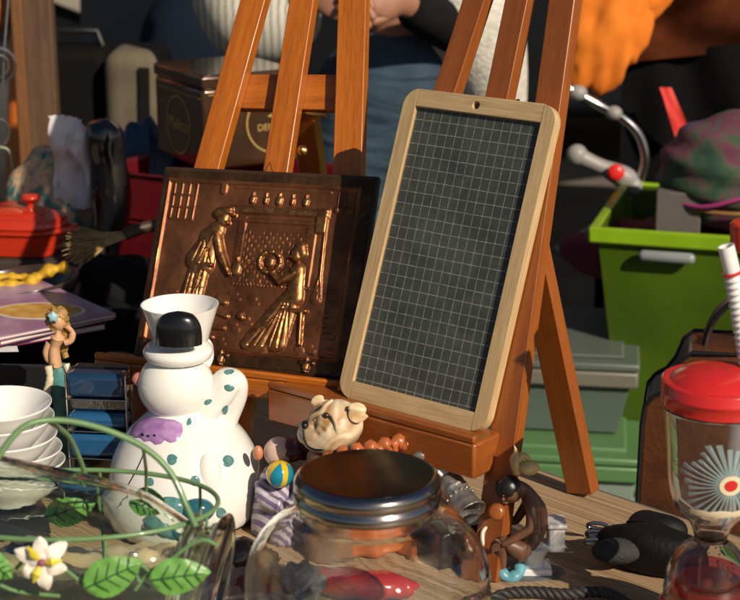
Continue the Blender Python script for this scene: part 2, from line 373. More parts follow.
# ============================================================ EASEL with the slate
PO = Vector((-.0378, 1.75, .1398)); YAW, LEAN = R(-38.64), R(20.87)
def basis(yaw, lean, roll=0):
    u = Vector((math.cos(yaw), math.sin(yaw), 0)); bk = Vector((-math.sin(yaw), math.cos(yaw), 0))
    v = Vector((0, 0, 1)) * math.cos(lean) + bk * math.sin(lean)
    u2 = u * math.cos(roll) + v * math.sin(roll); v2 = v * math.cos(roll) - u * math.sin(roll)
    return u2, v2, u2.cross(v2)          # third one points to the viewer side
def easel(label, PO, yaw, lean, off, legs, th, m_face, tray, rear_foot, hinge, grp, crossbar=None, rearw=.034, mtray=None):
    u, v, nf = basis(yaw, lean); P0 = PO - nf * off
    bk = Vector((-math.sin(yaw), math.cos(yaw), 0))
    ctr = P0.copy(); ctr.z = 0
    t = thing('wooden_easel', label, 'easel', (ctr.x, ctr.y, 0), yaw, grp)
    lines = []
    for (ya, la, ra, yb, lb, rb) in legs:
        a0 = HIT(la, ya, P0, nf); a1 = HIT(ra, ya, P0, nf); b0 = HIT(lb, yb, P0, nf); b1 = HIT(rb, yb, P0, nf)
        A = (a0 + a1) / 2; B = (b0 + b1) / 2; wd = ((a1 - a0).length + (b1 - b0).length) / 2
        d = (A - B).normalized(); wd *= abs(u.dot(d.cross(nf).normalized()))
        lines.append((A, B, d, wd))
    for i, (A, B, d, wd) in enumerate(lines):
        lo = B - d * (B.z / d.z) * .995; hi = A + d * .42
        # the legs stop just below the apex block
        plank('mast' if i == 1 else 'front_leg', lo, hi, wd, th, -nf, m_face, t)
    A, B, d, wd = lines[1]; top = A + d * .42
    q = MB().box((0, -.011, 0), (.14, .02, .07)); F = Matrix((u, -nf, v)).transposed().to_4x4(); F.translation = top - v * .03 
    obj('apex_block', q, m_face, t, frame=F, bevel=.002)
    # tray: from px pair at its front top edge
    (x0, x1, z0, dep, hh) = tray
    F = Matrix((u, bk, Vector((0, 0, 1)))).transposed().to_4x4(); F.translation = PO + Vector((0, 0, -.0))
    # bar turned so that the grain (local z) runs along u
    Ft = frame_from(PO + u * x0 - bk * .0, u, -bk)
    q = MB(); L = x1 - x0
    def tb_(y0, y1, zz0, zz1):   # y: towards viewer, z: height
        a = F @ Vector((x0, -y1, zz0)); 
        return Matrix.Identity(4)
    Fl = Matrix((Vector((0, 0, 1)), bk, -u)).transposed().to_4x4()  # x=up, y=back, z=-u
    Fl = Matrix((Vector((0, 0, -1)), bk, u)).transposed().to_4x4(); Fl.translation = PO + u * x0
    # local x = down, y = back, z = along u
    q.box((hh / 2, -dep / 2 + .012, L / 2), (hh, dep + .024, L))
    obj('tray', q, mtray or m_face, t, frame=Fl, bevel=.003)
    q = MB().box((-.004, -dep + .004, L / 2), (.008, .008, L - .002)); obj('tray_lip', q, mtray or m_face, t, frame=Fl, bevel=.002)
    # rear prop
    ft = Vector((rear_foot[0], rear_foot[1], 0)); hp = HIT(hinge[0], hinge[1], P0 - nf * (th + .006), nf)
    plank('rear_leg', ft + Vector((0, 0, .004)), hp, rearw, .018, bk, m_face, t)
    hb = MB().tube([hp - u * .03 - nf * .004, hp + u * .03 - nf * .004], .004, 10); obj('hinge_pin', hb, mat('brass', (.55, .36, .12), .3, metal=1), t, frame=I4())
    if crossbar:
        xa, xb, ya, yb = crossbar
        P1 = P0 - nf * (th + .0005)
        a = HIT(xa, (ya + yb) / 2, P1, nf); b2 = HIT(xb, (ya + yb) / 2 + 1, P1, nf); h0 = HIT(xa, ya, P1, nf); h1 = HIT(xa, yb, P1, nf)
        plank('crossbar', a, b2, (h0 - h1).length, .015, -nf, m_face, t)
    return t, u, v, nf, bk, P0, lines
grpE = 'wooden display easels on the table'
legs2 = [(0, 462.5, 484, 92, 432.5, 454.5), (0, 504.4, 527.5, 97, 485, 507), (0, 549.4, 573.5, 380, 496, 524)]
E2 = easel('reddish wooden easel holding the gridded slate board', PO, YAW, LEAN, .016, legs2, .017, REDW, (-.075, .205, 0, .028, .038), (.238, 1.80), (498, 104), grpE, mtray=REDW)
t, u, v, nf, bk, P0, lines = E2
# lower rail and round wooden knob of this easel
A, B, d, wd = lines[2]
kb = G(497, 513, .04); 
q = MB().lathe(sm2([(0, -.007), (.0062, -.0065), (.0088, -.002), (.0088, .003), (.0062, .007), (0, .008)]), 24, frame_from(Y(497, 512, 1.578), (-.25, -1, .35), (0, 0, 1)))
obj('knob', q, REDW, t, frame=I4())
q = MB().tube([Y(497, 512, 1.578), Y(497, 510, 1.64)], .004, 8); obj('knob_stem', q, ORW, t, frame=I4())

# ---------- slate board
SW, SH, ST = .1953, .3445, .012
u, v, nf = basis(YAW, LEAN)
F = Matrix((u, v, nf)).transposed().to_4x4(); F.translation = PO - nf * .014 + v * .001
sl = thing('slate_board', 'school slate with white grid lines in a pale wooden frame on the right easel', 'slate', M=F)
fwL, fwT = .0165, .0195; rc = .020
def arc(cx, cy, r, a0, a1, k=10): return [(cx + r * math.cos(R(a0 + (a1 - a0) * i / k)), cy + r * math.sin(R(a0 + (a1 - a0) * i / k))) for i in range(k + 1)]
# stiles (outer corners rounded)
Lst = [(fwL, 0)] + [(fwL, SH)] + arc(rc, SH - rc, rc, 90 + 9, 180) + arc(rc, rc, rc, 180, 270 - 9)
# local mesh is (x,y); wood grain needs length on local z -> rotate a sub frame
def lay(mb_, name, m_, parent, F_, z0, along='Y', **k):
    """put plate mesh (xy + thickness z) in a frame whose local z is the board's y (grain along it) or x"""
    if along == 'Y': Q = Matrix(((1, 0, 0, 0), (0, 0, 1, 0), (0, -1, 0, 0), (0, 0, 0, 1)))   # new frame cols
    else: Q = Matrix(((0, 0, 1, 0), (1, 0, 0, 0), (0, 1, 0, 0), (0, 0, 0, 1)))
    F2 = F_ @ Matrix.Translation((0, 0, z0)) @ Q; Qi = Q.inverted(); mb_.v = [Qi @ p for p in mb_.v]
    return obj(name, mb_, m_, parent, frame=F2, **k)
GAP = .00025
for sgn in (0, 1):
    lp = [(fwL, 0.0004), (fwL, SH - .0004)] + arc(rc, SH - rc, rc, 100, 180) + arc(rc, rc, rc, 180, 260)
    if sgn: lp = [(SW - x, y) for x, y in lp][::-1]
    lay(MB().plate([lp], ST), 'stile', ASHW, sl, F, 0, bevel=.0015)
hole = circle(SW / 2 - .003, SH - fwT / 2 - .0005, .0042, 20)
lay(MB().plate([[(fwL + GAP, SH - fwT), (SW - fwL - GAP, SH - fwT), (SW - fwL - GAP, SH), (fwL + GAP, SH)], hole], ST - .0004), 'rail', ASHW, sl, F, 0, along='X', bevel=.0008)
lay(MB().plate([[(fwL + GAP, 0), (SW - fwL - GAP, 0), (SW - fwL - GAP, fwT), (fwL + GAP, fwT)]], ST - .0004), 'rail', ASHW, sl, F, 0, along='X', bevel=.0008)
SM = bpy.data.materials.new('slate_with_grid'); SM.use_nodes = True; n = SM.node_tree.nodes; l = SM.node_tree.links; b = n['Principled BSDF']
tc = n.new('ShaderNodeTexCoord'); ns = n.new('ShaderNodeTexNoise'); ns.inputs['Scale'].default_value = 12; l.new(tc.outputs['Object'], ns.inputs[0])
sx = n.new('ShaderNodeSeparateXYZ'); l.new(tc.outputs['Object'], sx.inputs[0])
iw, ih = SW - 2 * fwL, SH - 2 * fwT
def M_(op, a, b2=None, clamp=False):
    x = n.new('ShaderNodeMath'); x.operation = op; x.use_clamp = clamp
    for i, q in enumerate((a, b2)):
        if q is None: continue
        if isinstance(q, (int, float)): x.inputs[i].default_value = q
        else: l.new(q, x.inputs[i])
    return x.outputs[0]
def gl_(coord, period, wdt, off):
    c = M_('ADD', coord, off); c = M_('DIVIDE', c, period); c = M_('FRACT', c); c = M_('SUBTRACT', c, .5); c = M_('ABSOLUTE', c)   # .5 at line
    c = M_('SUBTRACT', c, .5 - wdt / period); c = M_('MULTIPLY', c, period / wdt * 1.6, True); return c
wob = M_('MULTIPLY', M_('SUBTRACT', ns.outputs['Fac'], .5), .0012)
gx_ = gl_(M_('ADD', sx.outputs[0], wob), iw / 14.3, .00042, -.006 + .0); gy_ = gl_(M_('ADD', sx.outputs[1], wob), ih / 23.3, .00042, .003)
g = M_('MAXIMUM', gx_, gy_)
n2 = n.new('ShaderNodeTexNoise'); n2.inputs['Scale'].default_value = 260; n2.inputs['Detail'].default_value = 3; l.new(tc.outputs['Object'], n2.inputs[0])
n3 = n.new('ShaderNodeTexNoise'); n3.inputs['Scale'].default_value = 17; n3.inputs['Detail'].default_value = 9; n3.inputs['Roughness'].default_value = .7; n3.inputs['Distortion'].default_value = .8; l.new(tc.outputs['Object'], n3.inputs[0])
brk = M_('MULTIPLY', M_('SUBTRACT', n2.outputs['Fac'], .15), 1.5, True)
g = M_('MULTIPLY', g, brk); g = M_('MULTIPLY', g, .66)
ms = n.new('ShaderNodeMix'); ms.data_type = 'RGBA'; l.new(g, ms.inputs[0])
cr = n.new('ShaderNodeValToRGB'); cr.color_ramp.elements[0].position = .3; cr.color_ramp.elements[1].position = .75
cr.color_ramp.elements[0].color = (.026, .030, .027, 1); cr.color_ramp.elements[1].color = (.075, .080, .072, 1); l.new(n3.outputs['Fac'], cr.inputs[0])
l.new(cr.outputs[0], ms.inputs[6]); ms.inputs[7].default_value = (.62, .64, .56, 1); l.new(ms.outputs[2], b.inputs['Base Color']); b.inputs['Roughness'].default_value = .6
bp = n.new('ShaderNodeBump'); bp.inputs['Strength'].default_value = .2; bp.inputs['Distance'].default_value = .0005; l.new(n2.outputs['Fac'], bp.inputs['Height']); l.new(bp.outputs[0], b.inputs['Normal'])
obj('slate_panel', MB().box((SW / 2, SH / 2, .0052), (SW - 2 * fwL + .004, SH - 2 * fwT + .004, .004)), SM, sl)

# ============================================================ EASEL with the copper picture
PO1 = Vector((-.2797, 1.878, .139)); YAW1, LEAN1 = R(-20), R(28)
legs1 = [(0, 239.8, 265, 172, 192.5, 217), (0, 288.8, 314, 172, 262.8, 287), (0, 338.4, 365.5, 172, 332, 362)]
E1 = easel('orange varnished easel with the copper relief picture', PO1, YAW1, LEAN1, .026, legs1, .017, ORW, (-.04, .275, 0, .012, .024), (-.05, 2.27), (302, 112), grpE, crossbar=(232, 338, 74, 108), rearw=.03)
t, u1, v1, nf1, bk1, P01, lines1 = E1
# hook screw beside the mast
q = MB().lathe([(0, 0), (.006, .001), (.0065, .004), (.003, .008), (0, .009)], 16, frame_from(HIT(303, 151, P01 - nf1 * .018, nf1), nf1, (0, 0, 1))); obj('screw', q, MATS['brass'], t, frame=I4())

# ---------- copper relief picture (embossed sheet over a board)
PW, PH, PT = .271, .236, .010
uP, vP, nP = basis(YAW1 , LEAN1, R(1.5)); F = Matrix((uP, vP, nP)).transposed().to_4x4(); F.translation = PO1 - nP * .0175 + vP * .002
pic = thing('copper_relief_picture', 'embossed copper picture of a man and seated woman by a fireplace', 'picture', M=F)
obj('board', MB().box((PW / 2, PH / 2, PT / 2 - .0005), (PW, PH, PT - .001)), mat('dark_stained_board', (.045, .022, .010), .45, var=.4, vscale=30, coat=.2), pic, bevel=.003, seg=3)
NX, NY = 330, 292
xs = np.linspace(0, 1, NX); ys = np.linspace(0, 1, NY); X, Yg = np.meshgrid(xs, ys)
cx = X * PW; cy = Yg * PH                       # metres, y up
L0, Rr, T0, B0 = .011, .022, .018, .020        # plate margins
def fx(a): return L0 + a * (PW - L0 - Rr)      # 0..1 across the plate
def fy(a): return PH - T0 - a * (PH - T0 - B0) # 0..1 down the plate
PWI = PW - L0 - Rr; PHI = PH - T0 - B0
H = np.zeros_like(cx)
def cap(ax, ay, bx, by, r1, r2, h, mode='round'):
    global H
    ax, ay, bx, by = fx(ax), fy(ay), fx(bx), fy(by); r1 *= PWI; r2 *= PWI
    dx, dy = bx - ax, by - ay; L2 = dx * dx + dy * dy + 1e-12
    t_ = np.clip(((cx - ax) * dx + (cy - ay) * dy) / L2, 0, 1); d_ = np.hypot(cx - ax - t_ * dx, cy - ay - t_ * dy); r_ = r1 + (r2 - r1) * t_
    q_ = np.clip(1 - (d_ / r_) ** 2, 0, 1)
    hh = h * (np.sqrt(q_) if mode == 'round' else np.clip(q_ * 3, 0, 1)); H = np.maximum(H, hh)
def groove(ax, ay, bx, by, r, h):
    global H
    ax, ay, bx, by = fx(ax), fy(ay), fx(bx), fy(by); r *= PWI; dx, dy = bx - ax, by - ay
    t_ = np.clip(((cx - ax) * dx + (cy - ay) * dy) / (dx * dx + dy * dy + 1e-12), 0, 1); d_ = np.hypot(cx - ax - t_ * dx, cy - ay - t_ * dy)
    H = H - h * np.clip(1 - (d_ / r) ** 2, 0, 1)
def rect(a, b_, c, d, h, soft=.004):
    global H
    x0, x1, y0, y1 = fx(a), fx(c), fy(d), fy(b_); dd = np.minimum(np.minimum(cx - x0, x1 - cx), np.minimum(cy - y0, y1 - cy)); H = np.maximum(H, h * np.clip(dd / soft + .0, 0, 1))
U = .0033
# fireplace body, hearth and mantel
rect(.40, .27, .80, .60, U * .25); rect(.345, .125, .875, .185, U * .9, .003); rect(.36, .20, .86, .235, U * .55, .002)
for k in range(9): cap(.36 + k * .058, .145 + .012 * math.sin(k * 2), .40 + k * .058, .15, .006, .004, U * 1.15)
rect(.80, .12, .87, .28, U * 1.05, .003); rect(.40, .19, .45, .56, U * .45, .002); rect(.76, .235, .82, .60, U * .45, .002)
rr = random.Random(3)
def bricks(x0, y0, x1, y1, bw=.036, bh=.026, keep=1.0, h=U * .40):
    j = 0; y = y0
    while y < y1:
        x = x0 + (bw / 2 if j % 2 else 0)
        while x < x1:
            if rr.random() < keep:
                for (a, b2, c, d) in ((x, y, x + bw, y), (x, y, x, y + bh)): groove(a, b2, c, d, .0035, h)
            x += bw
        y += bh; j += 1
bricks(.46, .25, .76, .58, keep=.95); bricks(.36, .30, .40, .55); bricks(.83, .30, .93, .5, keep=.4)
# window on the left
for a in (.035, .075, .115, .155): cap(a, .01, a - .003, .235, .0045, .0045, U * .45)
for c in (.01, .085, .16, .235): cap(.035, c, .155, c, .0045, .0045, U * .45)
# hanging utensils, shelf pots
for a in (.905, .955): cap(a, .02, a, .10, .004, .004, U * .6); cap(a, .125, a, .13, .018, .017, U * .8)
cap(.30, .0, .30, .05, .018, .018, U * .7, 'flat')
for a, s in ((.46, .018), (.53, .014), (.60, .02), (.67, .014), (.74, .018)): cap(a, .085, a, .105, s, s * .8, U); cap(a, .05, a, .07, s * .4, s * .3, U * .8)
cap(.36, .02, .86, .025, .008, .008, U * .35)
# broom
cap(.86, .28, .87, .55, .008, .008, U * .9); cap(.868, .53, .862, .66, .012, .030, U * .8)
for k in range(5): groove(.868, .55, .845 + k * .010, .665, .002, U * .3)
# chain / fireguard
for k in range(24):
    a = .42 + k * .018; cap(a, .60 + .01 * math.sin(k * .9), a + .006, .603, .006, .006, U * .45)
# bellows wheel and kettle
for k in range(18):
    a0 = 2 * math.pi * k / 18; a1 = 2 * math.pi * (k + 1) / 18
    cap(.60 + .055 * math.cos(a0), .46 + .062 * math.sin(a0), .60 + .055 * math.cos(a1), .46 + .062 * math.sin(a1), .013, .013, U * (.9 + .3 * (k % 2)))
cap(.60, .455, .60, .47, .026, .024, U * 1.3); cap(.43, .50, .43, .53, .03, .026, U * 1.1); cap(.43, .45, .43, .46, .012, .010, U * 1.1); cap(.46, .49, .49, .46, .008, .005, U)
# floor bricks and pots at the bottom
for (a, b2) in ((.10, .67), (.12, .72), (.45, .78), (.50, .80), (.44, .84), (.78, .92), (.84, .93), (.80, .96), (.88, .80), (.90, .74), (.93, .86), (.38, .93), (.95, .95), (.42, .66), (.52, .68)):
    cap(a, b2, a + .030, b2 + .004, .013, .012, U * .30); cap(a + .018, b2 + .030, a + .046, b2 + .032, .012, .012, U * .28); groove(a - .012, b2 + .015, a + .055, b2 + .018, .003, U * .12)
cap(.36, .70, .40, .72, .022, .016, U * 1.2); cap(.35, .77, .42, .80, .018, .014, U); cap(.49, .79, .50, .80, .022, .016, U * 1.4); cap(.34, .86, .41, .87, .020, .014, U); cap(.30, .92, .36, .93, .020, .015, U * .9)
# standing man: legs, jacket, arm, head with cap
cap(.215, .52, .165, .80, .034, .026, U * 1.5); cap(.255, .52, .240, .82, .036, .028, U * 1.7); cap(.165, .80, .20, .835, .022, .016, U * 1.3); cap(.24, .82, .28, .84, .024, .016, U * 1.3)
cap(.295, .29, .215, .47, .046, .062, U * 1.9); cap(.26, .33, .255, .50, .05, .058, U * 1.8); cap(.30, .32, .335, .42, .03, .024, U * 2.4); cap(.335, .42, .385, .52, .024, .016, U * 2.3); cap(.385, .52, .40, .55, .016, .012, U * 2)
cap(.325, .215, .327, .235, .036, .032, U * 2.1); cap(.345, .24, .355, .245, .012, .010, U * 1.9); cap(.30, .185, .355, .165, .030, .024, U * 2.3); cap(.34, .185, .385, .195, .010, .008, U * 2.2)
for k in range(3): groove(.235 + .020 * k, .37 + .02 * k, .20 + .035 * k, .50, .005, U * .4)
cap(.29, .33, .235, .50, .010, .008, U * 2.5); groove(.25, .36, .30, .52, .004, U * .5); cap(.20, .50, .30, .505, .012, .012, U * 2.1)
for k in range(4): groove(.20 + .02 * k, .56, .175 + .024 * k, .80, .004, U * .45)
groove(.262, .54, .215, .80, .005, U * .9)
# seated woman: skirt with folds, torso, arms, head with bonnet; stool
cap(.73, .66, .60, .93, .045, .075, U * 1.6); cap(.74, .66, .69, .92, .045, .06, U * 1.7); cap(.70, .70, .54, .95, .04, .03, U * 1.3)
cap(.75, .50, .755, .66, .040, .046, U * 2.1); cap(.74, .52, .67, .58, .022, .016, U * 2.4); cap(.67, .58, .62, .53, .015, .011, U * 2.2)
cap(.735, .40, .737, .42, .034, .030, U * 2.2); cap(.75, .37, .765, .40, .036, .026, U * 2.1); cap(.715, .42, .705, .425, .011, .009, U * 2.0)
for k in range(6): groove(.735 - .008 * k, .70 + .02 * (k % 2), .75 - .038 * k, .955, .006 + .002 * (k % 2), U * .45)
for k in range(7): cap(.72 - .02 * k, .74 + .02 * k, .715 - .025 * k, .80 + .015 * k, .009, .005, U * 1.75)
cap(.70, .74, .82, .735, .014, .014, U * 1.6); cap(.80, .74, .815, .93, .012, .010, U * 1.5); cap(.73, .75, .72, .80, .010, .010, U)
groove(.0, .66, .30, .645, .004, U * .2)
# rim roll of the plate and the two clasps at the foot
inx = (cx > fx(0)) & (cx < fx(1)) & (cy > fy(1)) & (cy < fy(0))
edge = np.minimum(np.minimum(cx - fx(0), fx(1) - cx), np.minimum(cy - fy(1), fy(0) - cy))
H = np.where(inx, H, 0); H = np.maximum(H, U * .8 * np.clip(1 - np.abs(edge) / .0028, 0, 1))
for a in (.42, .86):
    cap(a, 1.0, a, 1.12, .012, .016, U * .9); cap(a - .03, 1.03, a + .03, 1.03, .012, .012, U * .8); cap(a, 1.05, a, 1.06, .022, .02, U * 1.2); cap(a - .02, 1.12, a + .02, 1.12, .009, .009, U * .8)
# soft dents of hand beaten sheet
rs_ = np.random.RandomState(5)
for k in range(90):
    px_, py_ = rs_.rand() * PW, rs_.rand() * PH; s_ = .006 + rs_.rand() * .014; H += (rs_.rand() - .5) * .0011 * np.exp(-((cx - px_) ** 2 + (cy - py_) ** 2) / s_ ** 2)
nz = np.array([[noise.noise(Vector((x * 34, y * 34, 1.7))) * .5 + noise.noise(Vector((x * 110, y * 110, 4.2))) * .28 for x in xs * PW] for y in ys * PH])
H += nz * .0013
from_in = np.where(inx, 0, 0)
mb = MB(); verts = np.stack([cx, cy, PT - .0002 + H + np.where(inx, .0, .0004)], -1).reshape(-1, 3)
idx = np.arange(NX * NY).reshape(NY, NX)
q4 = np.stack([idx[:-1, :-1], idx[:-1, 1:], idx[1:, 1:], idx[1:, :-1]], -1).reshape(-1, 4)
xc = cx[:-1, :-1].reshape(-1); yc = cy[:-1, :-1].reshape(-1)
keep = (xc > .003) & (xc < PW - .005) & (yc > .003) & (yc < PH - .005)
me = bpy.data.meshes.new('copper_sheet'); me.from_pydata(verts.tolist(), [], q4[keep].tolist()); me.update()
for p in me.polygons: p.use_smooth = True
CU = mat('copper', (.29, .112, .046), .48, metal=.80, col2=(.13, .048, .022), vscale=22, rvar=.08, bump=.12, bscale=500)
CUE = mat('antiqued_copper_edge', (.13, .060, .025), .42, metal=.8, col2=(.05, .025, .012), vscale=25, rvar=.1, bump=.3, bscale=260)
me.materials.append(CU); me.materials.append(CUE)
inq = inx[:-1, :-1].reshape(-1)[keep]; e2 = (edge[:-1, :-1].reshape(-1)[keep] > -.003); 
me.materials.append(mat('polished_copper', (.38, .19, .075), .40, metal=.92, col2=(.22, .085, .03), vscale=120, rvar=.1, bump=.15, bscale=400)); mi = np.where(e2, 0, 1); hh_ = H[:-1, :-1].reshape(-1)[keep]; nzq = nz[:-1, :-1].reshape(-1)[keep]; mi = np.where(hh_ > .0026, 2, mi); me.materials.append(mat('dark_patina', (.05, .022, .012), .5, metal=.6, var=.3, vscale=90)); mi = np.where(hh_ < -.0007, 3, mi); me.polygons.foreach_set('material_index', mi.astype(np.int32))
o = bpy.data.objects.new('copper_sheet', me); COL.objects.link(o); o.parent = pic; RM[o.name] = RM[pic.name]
hg = MB().tube([Vector((.126, PH - .002, .004)), Vector((.132, PH + .012, .004)), Vector((.138, PH - .002, .004))], .0008, 6); obj('hanger', hg, BLACKP, pic)

# ============================================================ GLASS JAR with dark metal lid
JC = Vector((Y(367.5, 479, 1.363).x, 1.363, 0)); 
jar = thing('glass_jar', 'large round clear glass jar with a dark metal lid in front', 'jar', JC)
JG = thin_glass('jar_glass', (.965, .975, .955), refl=1.6, bump=.35, bscale=26, edge=(.45, .50, .42)); JGI = thin_glass('jar_glass_inside', (.97, .98, .965), refl=.9, bump=.5, bscale=32, edge=(.6, .65, .58))
pr = sm2([(.045, .004), (.080, .003), (.092, .02), (.103, .055), (.1075, .09), (.104, .125), (.090, .150), (.071, .163), (.060, .168), (.058, .174), (.058, .190)], 5)
rib = lambda r, z, a: (r * (1 + .006 * math.cos(a * 8)), z)
RG = mat('clear_glass', (.97, .99, .965), .0, trans=1.0, ior=1.47, bump=.16, bscale=19)
RG2 = mat('greenish_glass', (.91, .965, .89), .0, trans=1.0, ior=1.48, bump=.38, bscale=13)
def shell(prof_, wall_, floor_):
    """closed glass wall: outer profile and an inset inner one, as one loop"""
    P = [Vector((r, z, 0)) for r, z in prof_]; inn = []
    for i in range(len(P)):
        t_ = (P[min(i + 1, len(P) - 1)] - P[max(i - 1, 0)]).normalized(); q = P[i] + Vector((-t_.y, t_.x, 0)) * wall_
        inn.append((max(q.x, 0), max(q.y, prof_[0][1] + floor_)))
    return [(0, prof_[0][1])] + list(prof_) + inn[::-1] + [(0, inn[0][1])]
body = obj('glass_body', MB().lathe(shell(pr, .0032, .006), 112, fn=rib), RG, jar, sharp=180); body.cycles.is_caustics_caster = True
# strip caps of the open lathe
def uncap(o, big=20):
    me_ = o.data; bm = bmesh.new(); bm.from_mesh(me_); bmesh.ops.delete(bm, geom=[f for f in bm.faces if len(f.verts) > big], context='FACES_ONLY'); bm.to_mesh(me_); bm.free()
LIDM = mat('dark_metal_lid', (.135, .120, .112), .20, metal=1, var=.35, rvar=.14, vscale=14, bump=.10, bscale=35)
lr = .0635
lidp = [(0, .2065), (.040, .2062), (lr - .006, .2045), (lr - .0022, .2025), (lr, .1985), (lr, .193), (lr - .0018, .1915), (lr - .0018, .1895), (lr + .0004, .188), (lr + .0006, .1815), (lr - .0006, .179), (lr - .002, .1785), (lr - .003, .181), (lr - .004, .198), (0, .201)]
obj('lid', MB().lathe(lidp, 96), mat('dark_metal_lid_rim', (.34, .31, .29), .16, metal=1, rvar=.05, vscale=20), jar, sharp=60)
obj('lid_top', MB().lathe([(0, .2068), (.040, .2065), (lr - .007, .2051), (lr - .0072, .2049), (0, .2062)], 96), LIDM, jar, sharp=60)

# ============================================================ SNOWMAN PITCHER
SC = G(187, 516); s_ = SC.y / math.cos(_p) / _f
sn = thing('snowman_pitcher', 'white ceramic snowman pitcher with teal dots and a purple bow', 'pitcher', SC)
TEAL = mat('teal_glaze', (.10, .25, .25), .14, coat=.5, var=.35, vscale=160)
def SP(px, py, dy=0.0): p = Y(px, py, SC.y + dy); return p - SC
k1 = mm(SC.y)
prof = [(.0, .0), (.060, .0), (.076, .006), (.084, .028), (.0845, .05), (.079, .072), (.066, .096), (.050, .113), (.037, .124), (.028, .130), (.0, .132)]
PUR = mat('purple_glaze', (.30, .14, .38), .15, coat=.5, col2=(.45, .27, .50), vscale=90)
tilt = lambda r, z, a: (r, z)
obj('body', MB().lathe(sm2(prof, 5), 72), WHITEC, sn)
hc = SP(176, 386)
obj('head', MB().ball(hc, (.0415, .0415, .0385), n=48, m=28, fn=lambda d: 1 + .03 * d.z), WHITEC, sn)
hz = SP(178, 351)
obj('hat_brim', MB().lathe(sm2([(0, -.010), (.030, -.009), (.0375, -.002), (.036, .005), (.028, .008), (0, .008)], 4), 48, c=hz), WHITEC, sn)
hb0 = SP(181, 346, .010); zt = SP(181, 304, .010).z
cp = [(0, hb0.z), (.027, hb0.z), (.029, hb0.z + .004), (.0345, (hb0.z + zt) / 2), (.0420, zt), (.0405, zt), (.033, (hb0.z + zt) / 2), (.027, hb0.z + .006), (0, hb0.z + .005)]
obj('spout_cup', MB().lathe([(r, z) for r, z in cp], 56, c=(hb0.x, hb0.y, 0)), WHITEC, sn, sharp=30)
hp = SP(206, 355, .02); obj('cup_handle', MB().tube(smooth([SP(203, 338, .02), SP(209, 345, .02), SP(210, 358, .02), SP(204, 370, .01)], 4), .004, 10), WHITEC, sn)
dc = SP(179, 344, -.031); obj('bowler_hat', MB().lathe(sm2([(.0245, 0), (.0246, .012), (.0225, .023), (.0155, .0325), (0, .0365)], 4) + [(0, 0)], 48, Matrix.Translation(dc) @ Matrix.Diagonal((1, .55, 1, 1))), mat('black_hat_glaze', (.006, .006, .007), .2, coat=.35, rvar=.08, vscale=60), sn)
nc = SP(141, 379); obj('nose', MB().lathe(sm2([(.0, -.002), (.0085, 0), (.0088, .006), (.006, .013), (.0, .0165)], 4), 24, frame_from(nc + Vector((.006, 0, 0)), (-1, -.15, .02), (0, 0, 1))), mat('coral_glaze', (.55, .16, .12), .15, coat=.5, col2=(.62, .30, .25), vscale=120), sn)
for q in ((150, 366), (158, 372)):
    pass

# swelling scarf / back handle with dots
path = smooth([SP(190, 428, -.012), SP(205, 412, -.008), SP(219, 395, -.002), SP(228, 383, .002), SP(229, 394, .005), SP(224, 415, .005), SP(219, 440, .0)], 5)
rr_ = [.014 + .008 * math.sin(math.pi * i / (len(path) - 1)) for i in range(len(path))]
path = smooth(path, 3); rr_ = [.0135 + .0085 * math.sin(math.pi * i / (len(path) - 1)) for i in range(len(path))]
scf = MB().tube(path, rr_, 40, flat=.8); obj('scarf', scf, WHITEC, sn)
armb = MB().ball(SP(208, 480, -.058), (.0165, .017, .031), n=40, m=28); obj('arm', armb, WHITEC, sn)
# purple bow with black dots
def onbody(px, py, zoff=.0006):
    """hit of the view ray with the body lathe; returns local point and outward normal"""
    P = sm2(prof, 5); d = ray(px, py).normalized(); s = 1.2
    while s < 2.4:
        q = C0 + d * s - SC; r = math.hypot(q.x, q.y)
        if 0 < q.z < .13:
            for i in range(len(P) - 1):
                if P[i][1] <= q.z <= P[i + 1][1] or P[i + 1][1] <= q.z <= P[i][1]:
                    tt = (q.z - P[i][1]) / (P[i + 1][1] - P[i][1] + 1e-9); rad = P[i][0] + tt * (P[i + 1][0] - P[i][0])
                    if P[i][0] > .02 and r <= rad:
                        dr = P[i + 1][0] - P[i][0]; dz = P[i + 1][1] - P[i][1]; nr = Vector((q.x / r * dz, q.y / r * dz, -dr)).normalized(); return q + nr * zoff, nr
        s += .0006
    return None
def patch(px, py, rpx, asp=1.0, name='dot', m=TEAL, thick=.0006):
    h = onbody(px, py)
    if not h: return
    q, nr = h; r = rpx * k1; ri = 4; v = [q + nr * thick]; f = []; tx = Vector((0, 0, 1)).cross(nr).normalized(); ty = nr.cross(tx); P = sm2(prof, 5)
    def prj(p):
        z = p.z; r0 = math.hypot(p.x, p.y)
        for i in range(len(P) - 1):
            if P[i][0] > .02 and min(P[i][1], P[i + 1][1]) <= z <= max(P[i][1], P[i + 1][1]):
                tt = (z - P[i][1]) / (P[i + 1][1] - P[i][1] + 1e-9); rad = P[i][0] + tt * (P[i + 1][0] - P[i][0]) + thick; return Vector((p.x / r0 * rad, p.y / r0 * rad, z))
        return p
    for j in range(1, ri + 1):
        for k in range(24):
            a = 2 * math.pi * k / 24; w_ = 1 + .06 * math.sin(3 * a + px); v.append(prj(q + tx * math.cos(a) * r * asp * j / ri * w_ + ty * math.sin(a) * r * j / ri * w_))
    for k in range(24): f.append((0, 1 + k, 1 + (k + 1) % 24))
    for j in range(ri - 1):
        for k in range(24): f.append((1 + j * 24 + k, 1 + (j + 1) * 24 + k, 1 + (j + 1) * 24 + (k + 1) % 24, 1 + j * 24 + (k + 1) % 24))
    obj(name, MB().add(v, f), m, sn)
from mathutils.bvhtree import BVHTree
allv = []; allf = []
